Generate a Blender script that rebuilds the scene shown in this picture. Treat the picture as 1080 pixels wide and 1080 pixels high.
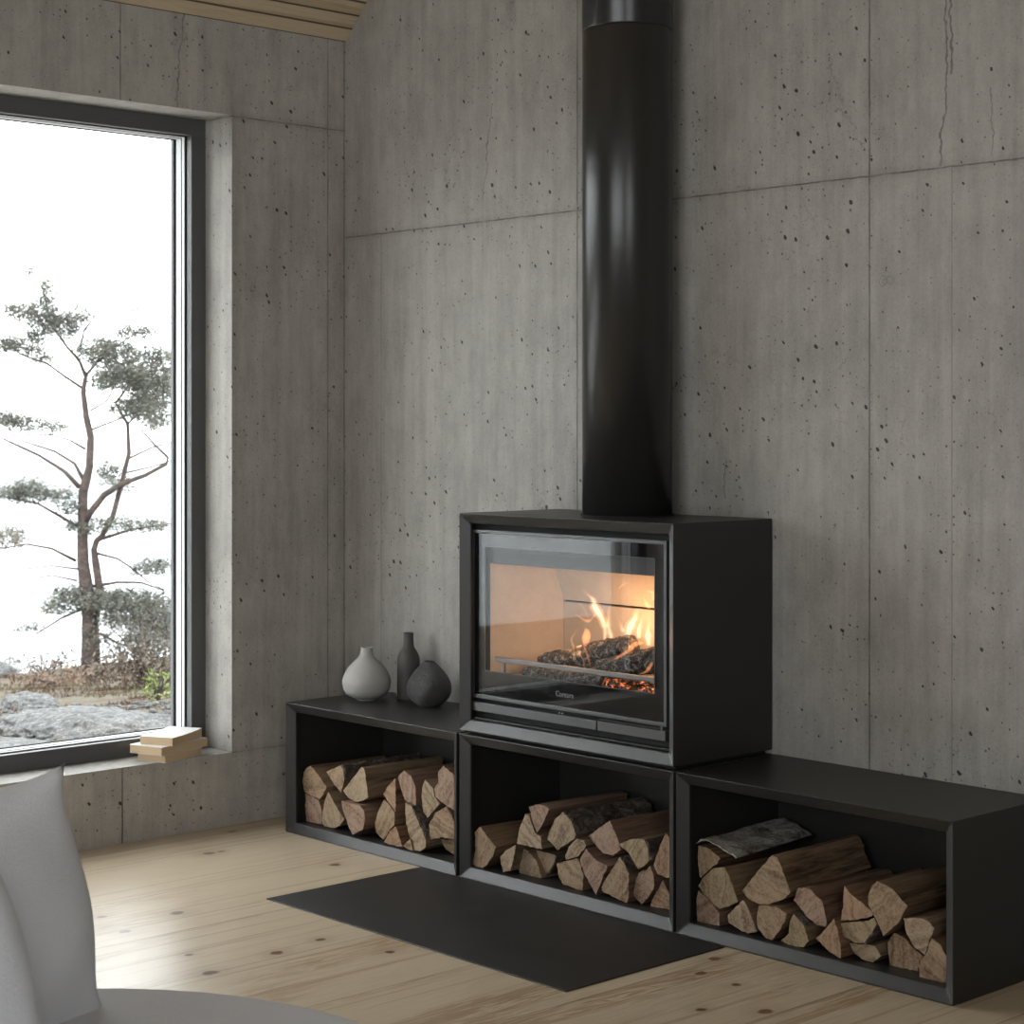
import bpy, bmesh, math, random
from mathutils import Vector, Matrix, noise

for o in list(bpy.data.objects):
    bpy.data.objects.remove(o)
scene = bpy.context.scene
COL = scene.collection

# ------------------------------------------------------------------ camera
cam_d = bpy.data.cameras.new('camera')
cam = bpy.data.objects.new('camera', cam_d)
COL.objects.link(cam)
cam.location = (4.385, -3.4081, 1.1)
cam.rotation_euler = (math.radians(90), 0, math.radians(47.1534))
cam_d.sensor_width = 36.0
cam_d.lens = 36.0 * 2013.055 / 1080.0
cam_d.shift_y = -(540.0 - 449.3441) / 1080.0
cam_d.clip_start = 0.05
cam_d.clip_end = 600
cam_d.dof.use_dof = True
cam_d.dof.focus_distance = 4.3
cam_d.dof.aperture_fstop = 14.0
scene.camera = cam

# ------------------------------------------------------------------ sky (bright overcast)
SKY = 5.6
world = bpy.data.worlds.new('overcast_sky')
scene.world = world
world.use_nodes = True
wn = world.node_tree
wn.nodes['Background'].inputs['Color'].default_value = (0.94, 0.97, 1.0, 1)
wn.nodes['Background'].inputs['Strength'].default_value = SKY

# daylight sampling through the seen window and the added fill windows (portals emit nothing)
def portal(loc, rot, sx, sy):
    l = bpy.data.lights.new('daylight_portal', 'AREA')
    l.shape = 'RECTANGLE'; l.size = sx; l.size_y = sy
    l.cycles.is_portal = True
    o = bpy.data.objects.new('daylight_portal', l)
    COL.objects.link(o); o.location = loc; o.rotation_euler = rot
portal((-0.31, -1.21, 1.08), (0, -math.pi/2, 0), 1.80, 1.68)
portal((3.3, -5.91, 1.20), (math.pi/2, 0, 0), 3.0, 2.0)
portal((5.51, -3.7, 1.20), (0, math.pi/2, 0), 2.0, 1.5)

# light of the fire itself
def fire_light(loc, p, r):
    l = bpy.data.lights.new('fire_light', 'POINT'); l.energy = p; l.shadow_soft_size = r
    l.color = (1.0, 0.50, 0.22)
    o = bpy.data.objects.new('fire_light', l); COL.objects.link(o); o.location = loc
fire_light((1.36, -0.17, 0.630), 0.42, 0.0)
fire_light((1.27, -0.16, 0.650), 0.32, 0.0)
fire_light((1.43, -0.16, 0.640), 0.13, 0.0)
fire_light((1.15, -0.22, 0.590), 0.22, 0.0)

scene.view_settings.view_transform = 'Standard'
scene.view_settings.look = 'None'
scene.view_settings.gamma = 1.0
scene.view_settings.exposure = 0.0
scene.view_settings.use_curve_mapping = False
cy = scene.cycles
cy.use_denoising = True
cy.max_bounces = 10; cy.diffuse_bounces = 6; cy.glossy_bounces = 4
cy.transparent_max_bounces = 40; cy.transmission_bounces = 6
cy.caustics_reflective = False; cy.caustics_refractive = False
cy.sample_clamp_indirect = 4.0

# ------------------------------------------------------------------ node helper
class NB:
    def __init__(self, name):
        self.m = bpy.data.materials.new(name); self.m.use_nodes = True
        self.t = self.m.node_tree; self.n = self.t.nodes
        self.b = self.n['Principled BSDF']; self.o = self.n['Material Output']
    def link(self, a, b): self.t.links.new(a, b)
    def put(self, sock, v):
        if isinstance(v, (int, float)): sock.default_value = v
        elif isinstance(v, (tuple, list)):
            sock.default_value = tuple(v) if len(v) == len(sock.default_value) else tuple(v) + (1,)
        else: self.link(v, sock)
    def math(self, op, a, b=0.0, c=None, clamp=False):
        n = self.n.new('ShaderNodeMath'); n.operation = op; n.use_clamp = clamp
        self.put(n.inputs[0], a); self.put(n.inputs[1], b)
        if c is not None: self.put(n.inputs[2], c)
        return n.outputs[0]
    def vmath(self, op, a, b):
        n = self.n.new('ShaderNodeVectorMath'); n.operation = op
        self.put(n.inputs[0], a); self.put(n.inputs[1], b); return n.outputs[0]
    def pos(self): return self.n.new('ShaderNodeNewGeometry').outputs['Position']
    def objc(self): return self.n.new('ShaderNodeTexCoord').outputs['Object']
    def sep(self, v):
        n = self.n.new('ShaderNodeSeparateXYZ'); self.put(n.inputs[0], v); return n.outputs
    def comb(self, x, y, z):
        n = self.n.new('ShaderNodeCombineXYZ')
        self.put(n.inputs[0], x); self.put(n.inputs[1], y); self.put(n.inputs[2], z); return n.outputs[0]
    def noise(self, v, scale, detail=3, rough=.5, dist=0.0):
        n = self.n.new('ShaderNodeTexNoise'); self.put(n.inputs['Vector'], v)
        n.inputs['Scale'].default_value = scale; n.inputs['Detail'].default_value = detail
        n.inputs['Roughness'].default_value = rough; n.inputs['Distortion'].default_value = dist
        return n.outputs
    def vor(self, v, scale, feature='F1', rnd=1.0):
        n = self.n.new('ShaderNodeTexVoronoi'); n.feature = feature
        self.put(n.inputs['Vector'], v); n.inputs['Scale'].default_value = scale
        n.inputs['Randomness'].default_value = rnd
        return n.outputs
    def ramp(self, f, stops):
        n = self.n.new('ShaderNodeValToRGB'); self.put(n.inputs[0], f)
        e = n.color_ramp.elements
        while len(e) < len(stops): e.new(0.5)
        for k, (p, c) in enumerate(stops):
            e[k].position = p; e[k].color = tuple(c) + (1,) if len(c) == 3 else c
        return n.outputs[0]
    def smooth(self, x, a, b):
        n = self.n.new('ShaderNodeMapRange'); n.interpolation_type = 'SMOOTHSTEP'
        self.put(n.inputs[0], x); self.put(n.inputs[1], a); self.put(n.inputs[2], b)
        return n.outputs[0]
    def mix(self, f, a, b, mode='MIX'):
        n = self.n.new('ShaderNodeMix'); n.data_type = 'RGBA'; n.blend_type = mode
        self.put(n.inputs[0], f); self.put(n.inputs[6], a); self.put(n.inputs[7], b)
        return n.outputs[2]
    def bump(self, h, strength=.3, dist=.005):
        n = self.n.new('ShaderNodeBump'); n.inputs['Strength'].default_value = strength
        n.inputs['Distance'].default_value = dist; self.put(n.inputs['Height'], h)
        self.link(n.outputs[0], self.b.inputs['Normal'])
    def col(self, c): self.put(self.b.inputs['Base Color'], c)
    def rough(self, r): self.put(self.b.inputs['Roughness'], r)
    def gray(self, v): return self.comb(v, v, v)

def simple(name, c, r=.5, metal=0.0, spec=.5):
    b = NB(name); b.col(c); b.rough(r); b.b.inputs['Metallic'].default_value = metal
    b.b.inputs['Specular IOR Level'].default_value = spec
    return b.m

# ------------------------------------------------------------------ concrete
def concrete(name, axis, vseams, hseams, cracks=(), tone=1.0, rings=()):
    b = NB(name); P = b.pos(); s = b.sep(P); h = s[axis]; z = s[2]
    n1 = b.noise(P, 1.7, 6, .6)[0]
    n2 = b.noise(P, 7.0, 5, .65)[0]
    streak = b.noise(b.vmath('MULTIPLY', P, (22, 22, .9)), 1.0, 4, .6)[0]
    streak2 = b.noise(b.vmath('MULTIPLY', P, (60, 60, 3.5)), 1.0, 3, .6)[0]
    fine = b.noise(P, 150, 3, .7)[0]
    v = b.math('MULTIPLY_ADD', b.math('SUBTRACT', n1, .5), .65, 1.0)
    n3 = b.noise(b.vmath('MULTIPLY', P, (1, 1, .45)), 26, 5, .7)[0]
    for t, k in ((n2, .42), (n3, .55), (streak, .50), (streak2, .26), (fine, .40)):
        v = b.math('ADD', v, b.math('MULTIPLY', b.math('SUBTRACT', t, .5), k))
    masks = []
    # air holes, four sizes, laid out on the face of the wall
    hu = b.math('ADD', s[0], s[1])
    nz = b.sep(b.n.new('ShaderNodeNewGeometry').outputs['Normal'])[2]
    upright = b.math('SUBTRACT', 1.0, b.math('ABSOLUTE', nz))
    ds = b.sep(b.noise(P, 55, 3, .7)[1])
    dens = b.smooth(b.noise(P, 3.2, 3, .6)[0], .36, .62)
    for sc, keep, thr, shear, kx, amp, dk in ((105, .60, .42, 0, 1.0, .002, .45), (52, .70, .50, 0, 1.0, .004, .8), (26, .74, .60, .35, 1.3, .007, 1.0), (14, .80, .34, .55, 2.8, .024, 1.0)):
        uu = b.math('ADD', b.math('MULTIPLY_ADD', z, shear, hu), b.math('MULTIPLY', b.math('SUBTRACT', ds[0], .5), amp * 1.5))
        vv = b.math('ADD', z, b.math('MULTIPLY', b.math('SUBTRACT', ds[1], .5), amp))
        o = b.vor(b.comb(b.math('MULTIPLY', uu, kx), vv, sc * .13), sc)
        o.get('Distance').node.voronoi_dimensions = '2D'
        rnd = b.sep(o['Color'])[0]
        rad = b.math('MULTIPLY', b.math('SUBTRACT', rnd, b.math('MULTIPLY_ADD', dens, -.14, keep + .10)), thr)
        mk = b.smooth(b.math('SUBTRACT', rad, o['Distance']), 0.0, .03)
        masks.append(b.math('MULTIPLY', mk, b.math('MULTIPLY', upright, dk)))
    # hairline cracks in patches, running mostly downwards
    dd = b.vmath('SCALE', b.noise(P, 9, 5, .7)[1], (0, 0, 0)); dd.node.inputs['Scale'].default_value = .16
    Pc = b.vmath('MULTIPLY', b.vmath('ADD', P, dd), (1, 1, .42))
    e = b.vor(Pc, 5.5, 'DISTANCE_TO_EDGE')['Distance']
    patch = b.smooth(b.noise(P, 3.1, 3, .6)[0], .56, .66)
    cr = b.math('MULTIPLY', b.math('SUBTRACT', 1.0, b.smooth(e, .001, .009)), patch)
    masks.append(b.math('MULTIPLY', cr, .38))
    wob = b.math('SUBTRACT', b.noise(P, 25, 4, .7)[0], .5)
    wob2 = b.math('SUBTRACT', b.noise(P, 5, 5, .7)[0], .5)
    brk = b.smooth(b.noise(P, 14, 3, .6)[0], .30, .62)
    def line(d, w, k, soft=.0012):
        return b.math('MULTIPLY', b.math('SUBTRACT', 1.0, b.smooth(b.math('ABSOLUTE', d), w, w + soft)), k)
    def rng(x, a, c):
        return b.math('MULTIPLY', b.math('GREATER_THAN', x, a), b.math('LESS_THAN', x, c))
    for c, k, z0, z1 in vseams:
        d = b.math('ADD', b.math('SUBTRACT', h, c), b.math('MULTIPLY', wob, .004))
        m = b.math('MULTIPLY', line(d, .0012, k), rng(z, z0, z1))
        m = b.math('MULTIPLY', m, b.math('MULTIPLY_ADD', brk, .6, .4))
        masks.append(m)
        stain = b.math('MULTIPLY', line(d, .002, .16 * k, .02), rng(z, z0, z1))
        v = b.math('SUBTRACT', v, b.math('MULTIPLY', stain, b.smooth(b.noise(P, 6, 3, .6)[0], .4, .65)))
    for c, k, h0, h1 in hseams:
        d = b.math('ADD', b.math('SUBTRACT', z, c), b.math('MULTIPLY', wob, .006))
        m = b.math('MULTIPLY', line(d, .0012, k), rng(h, h0, h1))
        m = b.math('MULTIPLY', m, b.math('MULTIPLY_ADD', brk, .7, .3))
        masks.append(m)
        v = b.math('SUBTRACT', v, b.math('MULTIPLY', line(d, .002, .12, .018), rng(h, h0, h1)))
    for c, z0, z1, w, lean in cracks:
        cc = b.math('MULTIPLY_ADD', b.math('SUBTRACT', z, z0), lean, c)
        d = b.math('ADD', b.math('SUBTRACT', h, cc), b.math('MULTIPLY', wob2, .07))
        d = b.math('ADD', d, b.math('MULTIPLY', wob, .012))
        masks.append(b.math('MULTIPLY', b.math('MULTIPLY', line(d, w, .62, .0012), b.math('MULTIPLY_ADD', brk, .55, .45)), rng(z, z0, z1)))
    for rx, rz, r in rings:
        a = b.math('SUBTRACT', h, rx); c = b.math('SUBTRACT', z, rz)
        d = b.math('SQRT', b.math('ADD', b.math('MULTIPLY', a, a), b.math('MULTIPLY', c, c)))
        masks.append(b.math('MULTIPLY', line(b.math('ADD', b.math('SUBTRACT', d, r), b.math('MULTIPLY', wob, .012)), .0004, .32), brk))
    M = masks[0]
    for x in masks[1:]: M = b.math('MAXIMUM', M, x)
    v = b.math('MULTIPLY', v, b.math('MULTIPLY_ADD', M, -.86, 1.0))
    base = b.mix(n1, (.332*tone, .317*tone, .293*tone), (.352*tone, .337*tone, .311*tone))
    b.col(b.mix(1.0, base, b.gray(v), 'MULTIPLY'))
    b.rough(.56); b.b.inputs['Specular IOR Level'].default_value = .35
    hgt = b.math('MULTIPLY_ADD', M, -1.0, b.math('MULTIPLY', fine, .12))
    hgt = b.math('ADD', hgt, b.math('MULTIPLY', n2, .5))
    b.bump(hgt, .45, .003)
    return b.m

# ------------------------------------------------------------------ pine
FLOOR_KNOTS = [(.255,-.604),(.251,-.639),(.073,-.443),(.624,-1.172),(.709,-1.032),(.767,-1.201),(1.109,-.929),
               (1.157,-1.242),(1.129,-1.058),(1.284,-.881),(1.018,-1.2),(.574,-.479),(1.83,-.52),(1.93,-.53),(2.08,-.62),(1.78,-.42),(1.99,-.70)]
def pine(name, along, plank, origin, c0, c1, knots=(), groove=.0011, rough=.42, edge=.75, slope=False, rnd_knots=True):
    """along: axis the boards run in; planks step across the other axis"""
    b = NB(name); P = b.pos(); s = b.sep(P)
    al = s[along]; ac = s[1 - along] if along < 2 else s[0]
    if slope: ac = b.math('MULTIPLY', ac, 1.4142)
    u = b.math('DIVIDE', b.math('SUBTRACT', ac, origin), plank)
    idx = b.math('FLOOR', u); fr = b.math('FRACT', u)
    de = b.math('MULTIPLY', b.math('MINIMUM', fr, b.math('SUBTRACT', 1.0, fr)), plank)
    gap = b.math('SUBTRACT', 1.0, b.smooth(de, groove * .4, groove * 1.3))
    off = b.math('MULTIPLY', idx, 7.31)
    warp = b.noise(b.comb(b.math('ADD', b.math('MULTIPLY', al, 1.1), off), b.math('MULTIPLY', ac, 5.0), off), 1.0, 3, .5)[0]
    G = b.comb(b.math('ADD', b.math('MULTIPLY', al, .8), off),
               b.math('ADD', b.math('MULTIPLY', ac, 16.0), b.math('MULTIPLY', warp, 2.6)), off)
    kn = None
    if rnd_knots:
        o = b.vor(b.comb(b.math('ADD', b.math('MULTIPLY', al, 1.0), off), b.math('MULTIPLY', ac, 1.5), off), 3.2)
        r = b.sep(o['Color'])[0]
        kn = b.smooth(b.math('SUBTRACT', b.math('MULTIPLY', b.math('SUBTRACT', r, .62), .11), o['Distance']), -.004, .012)
    wk = b.math('MULTIPLY', b.math('SUBTRACT', b.noise(P, 60, 2)[0], .5), .010)
    halo = None
    for i, (kx, ky) in enumerate(knots):
        rr = .009 + .008 * ((i * 37 % 10) / 10)
        a = b.math('SUBTRACT', s[0], kx); c = b.math('MULTIPLY', b.math('SUBTRACT', s[1], ky), .8)
        d = b.math('ADD', b.math('SQRT', b.math('ADD', b.math('MULTIPLY', a, a), b.math('MULTIPLY', c, c))), wk)
        m = b.math('SUBTRACT', 1.0, b.smooth(d, rr * .55, rr * 1.15))
        kn = m if kn is None else b.math('MAXIMUM', kn, m)
        hh = b.math('SUBTRACT', 1.0, b.smooth(d, rr, rr * 4))
        halo = hh if halo is None else b.math('MAXIMUM', halo, hh)
    g1 = b.noise(G, 2.0, 5, .6, .25)[0]
    rings = b.math('ABSOLUTE', b.math('SINE', b.math('MULTIPLY', g1, 34.0)))
    rings = b.math('POWER', rings, 3.0)
    bold = b.smooth(b.noise(b.comb(b.math('MULTIPLY', al, .9), b.math('MULTIPLY', ac, 4.0), off), 1.3, 2)[0], .5, .68)
    fibre = b.noise(b.comb(b.math('MULTIPLY', al, 6.0), b.math('MULTIPLY', ac, 260.0), off), 1.0, 3, .6)[0]
    f = b.math('MULTIPLY', b.math('SUBTRACT', 1.0, rings), b.math('MULTIPLY_ADD', bold, .95, .16))
    f = b.math('ADD', f, b.math('MULTIPLY', fibre, .22), clamp=True)
    hair = b.smooth(b.noise(b.comb(b.math('ADD', b.math('MULTIPLY', al, .7), off), b.math('MULTIPLY', ac, 62.0), off), 1.0, 2, .5)[0], .58, .66)
    f = b.math('ADD', f, b.math('MULTIPLY', hair, .50), clamp=True)
    c = b.mix(f, c0, c1)
    pv = b.noise(b.comb(off, 0.0, 0.0), 1.7, 0)[0]
    c = b.mix(b.math('MULTIPLY', b.math('SUBTRACT', pv, .35), .5, clamp=True), c, tuple(x * .86 for x in c0))
    if halo is not None: c = b.mix(b.math('MULTIPLY', halo, .25), c, tuple(x * .7 for x in c1))
    if kn is not None: c = b.mix(b.math('MULTIPLY', kn, .9), c, (.13, .050, .022))
    c = b.mix(b.math('MULTIPLY', gap, edge), c, (.05, .035, .022))
    b.col(c); b.rough(rough)
    b.b.inputs['Specular IOR Level'].default_value = .5
    b.bump(b.math('SUBTRACT', b.math('MULTIPLY', fibre, .10), gap), .35, .002)
    return b.m

CONC_BACK = concrete('concrete_back', 0, [(.954, .8, 0, 9), (1.859, .8, 0, 9), (2.071, .35, 0, 1.646), (.165, .35, 0, 1.646), (2.75, .9, 0, 9)],
                     [(1.646, .7, 0, 9)], [(2.045, 1.65, 2.3, .0016, .05), (2.068, 1.84, 2.3, .0020, .05), (1.44, .93, 1.02, .0008, .05), (.60, 1.70, 1.95, .0006, .1), (2.17, 1.66, 1.8, .0008, 0.)], 1.0, [(1.896, 1.414, .010), (1.913, 1.416, .008), (1.899, 1.413, .005)])
CONC_LEFT = concrete('concrete_left', 1, [(-.741, 1.0, 0, .2), (-.747, .7, 1.955, 4), (-.063, .6, 0, 4), (-.004, .6, 0, 4)],
                     [(1.9549, .6, -.395, 0), (.2, .35, -.395, 0)], [(-.574, 1.96, 2.4, .0010, .1)], 1.13)
CONC = concrete('concrete_plain', 0, [(2.0, .8, 0, 9), (4.0, .8, 0, 9)], [(1.646, 1.0, -9, 9)])
FLOOR = pine('pine_floor', 1, .3145, .53, (.64, .54, .40), (.38, .26, .15), FLOOR_KNOTS, .0010, .29, .8)
CEIL = pine('pine_ceiling', 1, .0460, 0.0, (.58, .48, .345), (.38, .28, .17), (), .0034, .55, .95, slope=True)

BLACK = NB('black_powder_coated_steel')
_n = BLACK.noise(BLACK.pos(), 900, 2)[0]
BLACK.col((.021, .0205, .0195)); BLACK.rough(.40); BLACK.bump(_n, .10, .0004)
BLACK = BLACK.m
SATIN = simple('satin_grey_steel', (.10, .10, .102), .38, .6)
SHEET = NB('hearth_steel'); SHEET.col((.016, .0155, .015)); SHEET.rough(SHEET.math('MULTIPLY_ADD', SHEET.noise(SHEET.pos(), 4, 4)[0], .2, .38)); SHEET = SHEET.m
SOOT = simple('soot_black', (.006, .006, .006), .8)
FRAME = simple('window_frame_grey', (.085, .086, .088), .42)
SPACER = simple('pane_spacer_aluminium', (.75, .76, .78), .5)
RUBBER = simple('black_gasket', (.004, .004, .004), .9, 0, .1)

def thin_glass(name, tint=(1, 1, 1), ior=1.5):
    b = NB(name); n = b.n
    tr = n.new('ShaderNodeBsdfTransparent'); tr.inputs[0].default_value = tuple(tint) + (1,)
    gl = n.new('ShaderNodeBsdfGlossy'); gl.inputs['Roughness'].default_value = 0.0
    fr = n.new('ShaderNodeFresnel'); fr.inputs[0].default_value = ior
    mx = n.new('ShaderNodeMixShader')
    bf = n.new('ShaderNodeNewGeometry').outputs['Backfacing']
    fac = b.math('MULTIPLY', fr.outputs[0], b.math('SUBTRACT', 1.0, bf))
    b.link(fac, mx.inputs[0]); b.link(tr.outputs[0], mx.inputs[1]); b.link(gl.outputs[0], mx.inputs[2])
    b.link(mx.outputs[0], b.o.inputs['Surface']); return b.m
GLASS = thin_glass('clear_glass', (.985, .99, .985))
STOVE_GLASS = thin_glass('stove_glass', (.97, .97, .965), 1.52)
FRIT = simple('black_glass_print', (.006, .006, .007), .06); 

# ------------------------------------------------------------------ mesh helpers
def link(name, bm, mats, parent=None, smooth=False, recalc=True):
    me = bpy.data.meshes.new(name)
    if recalc: bmesh.ops.recalc_face_normals(bm, faces=bm.faces)
    bm.to_mesh(me); bm.free()
    for m in (mats if isinstance(mats, (list, tuple)) else [mats]): me.materials.append(m)
    if smooth:
        for p in me.polygons: p.use_smooth = True
    o = bpy.data.objects.new(name, me); COL.objects.link(o)
    if parent is not None: o.parent = parent
    return o
def rel(o):   # keep world coordinates of a child under a moved parent
    o.matrix_parent_inverse = Matrix.Translation(-o.parent.location); return o
def thing(name, label, cat, loc=(0, 0, 0), group=None):
    o = bpy.data.objects.new(name, None); COL.objects.link(o); o.location = loc
    o.empty_display_size = .05
    o['label'] = label; o['category'] = cat
    if group: o['group'] = group
    return o
def tag(o, label, cat, group=None, kind=None):
    o['label'] = label; o['category'] = cat
    if group: o['group'] = group
    if kind: o['kind'] = kind
    return o
def structure(o): o['kind'] = 'structure'; return o
def box(bm, a, b, mi=0):
    x0, y0, z0 = a; x1, y1, z1 = b
    v = [bm.verts.new(p) for p in ((x0,y0,z0),(x1,y0,z0),(x1,y1,z0),(x0,y1,z0),(x0,y0,z1),(x1,y0,z1),(x1,y1,z1),(x0,y1,z1))]
    fs = []
    for f in ((0,3,2,1),(4,5,6,7),(0,1,5,4),(1,2,6,5),(2,3,7,6),(3,0,4,7)):
        q = bm.faces.new([v[i] for i in f]); q.material_index = mi; fs.append(q)
    return fs
def bevel(o, w=.001, seg=2):
    m = o.modifiers.new('bevel', 'BEVEL'); m.width = w; m.segments = seg; m.limit_method = 'ANGLE'; m.angle_limit = math.radians(35)
    return o
def tube(bm, pts, cap=True, n=8):
    """pts: (x, y, z, r)"""
    rings = []
    span = Vector(pts[-1][:3]) - Vector(pts[0][:3])
    up = min((Vector((0, 0, 1)), Vector((1, 0, 0)), Vector((0, 1, 0))), key=lambda a: max(abs(a.dot((Vector(q[:3])-Vector(p[:3])).normalized())) for p, q in zip(pts, pts[1:])) if len(pts) > 1 else 0)
    for i, p in enumerate(pts):
        c = Vector(p[:3]); a = Vector(pts[max(i-1, 0)][:3]); d = Vector(pts[min(i+1, len(pts)-1)][:3]) - a
        if d.length < 1e-9: d = Vector((0, 0, 1))
        d.normalize()
        s = d.cross(up) if abs(d.dot(up)) < .98 else d.cross(Vector((1, 0, 0)))
        s.normalize(); t = d.cross(s)
        rings.append([bm.verts.new(c + (s * math.cos(2*math.pi*k/n) + t * math.sin(2*math.pi*k/n)) * p[3]) for k in range(n)])
    for r0, r1 in zip(rings, rings[1:]):
        for k in range(n): bm.faces.new((r0[k], r0[(k+1) % n], r1[(k+1) % n], r1[k]))
    if cap: bm.faces.new(rings[0]); bm.faces.new(rings[-1])
def lathe(bm, prof, n=64, c=(0, 0)):
    rings = []
    for r, z in prof:
        rings.append([bm.verts.new((c[0] + r*math.cos(2*math.pi*k/n), c[1] + r*math.sin(2*math.pi*k/n), z)) for k in range(n)])
    for a, b_ in zip(rings, rings[1:]):
        for k in range(n): bm.faces.new((a[k], a[(k+1) % n], b_[(k+1) % n], b_[k]))
    bm.faces.new(rings[0]); 
    return rings

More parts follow.
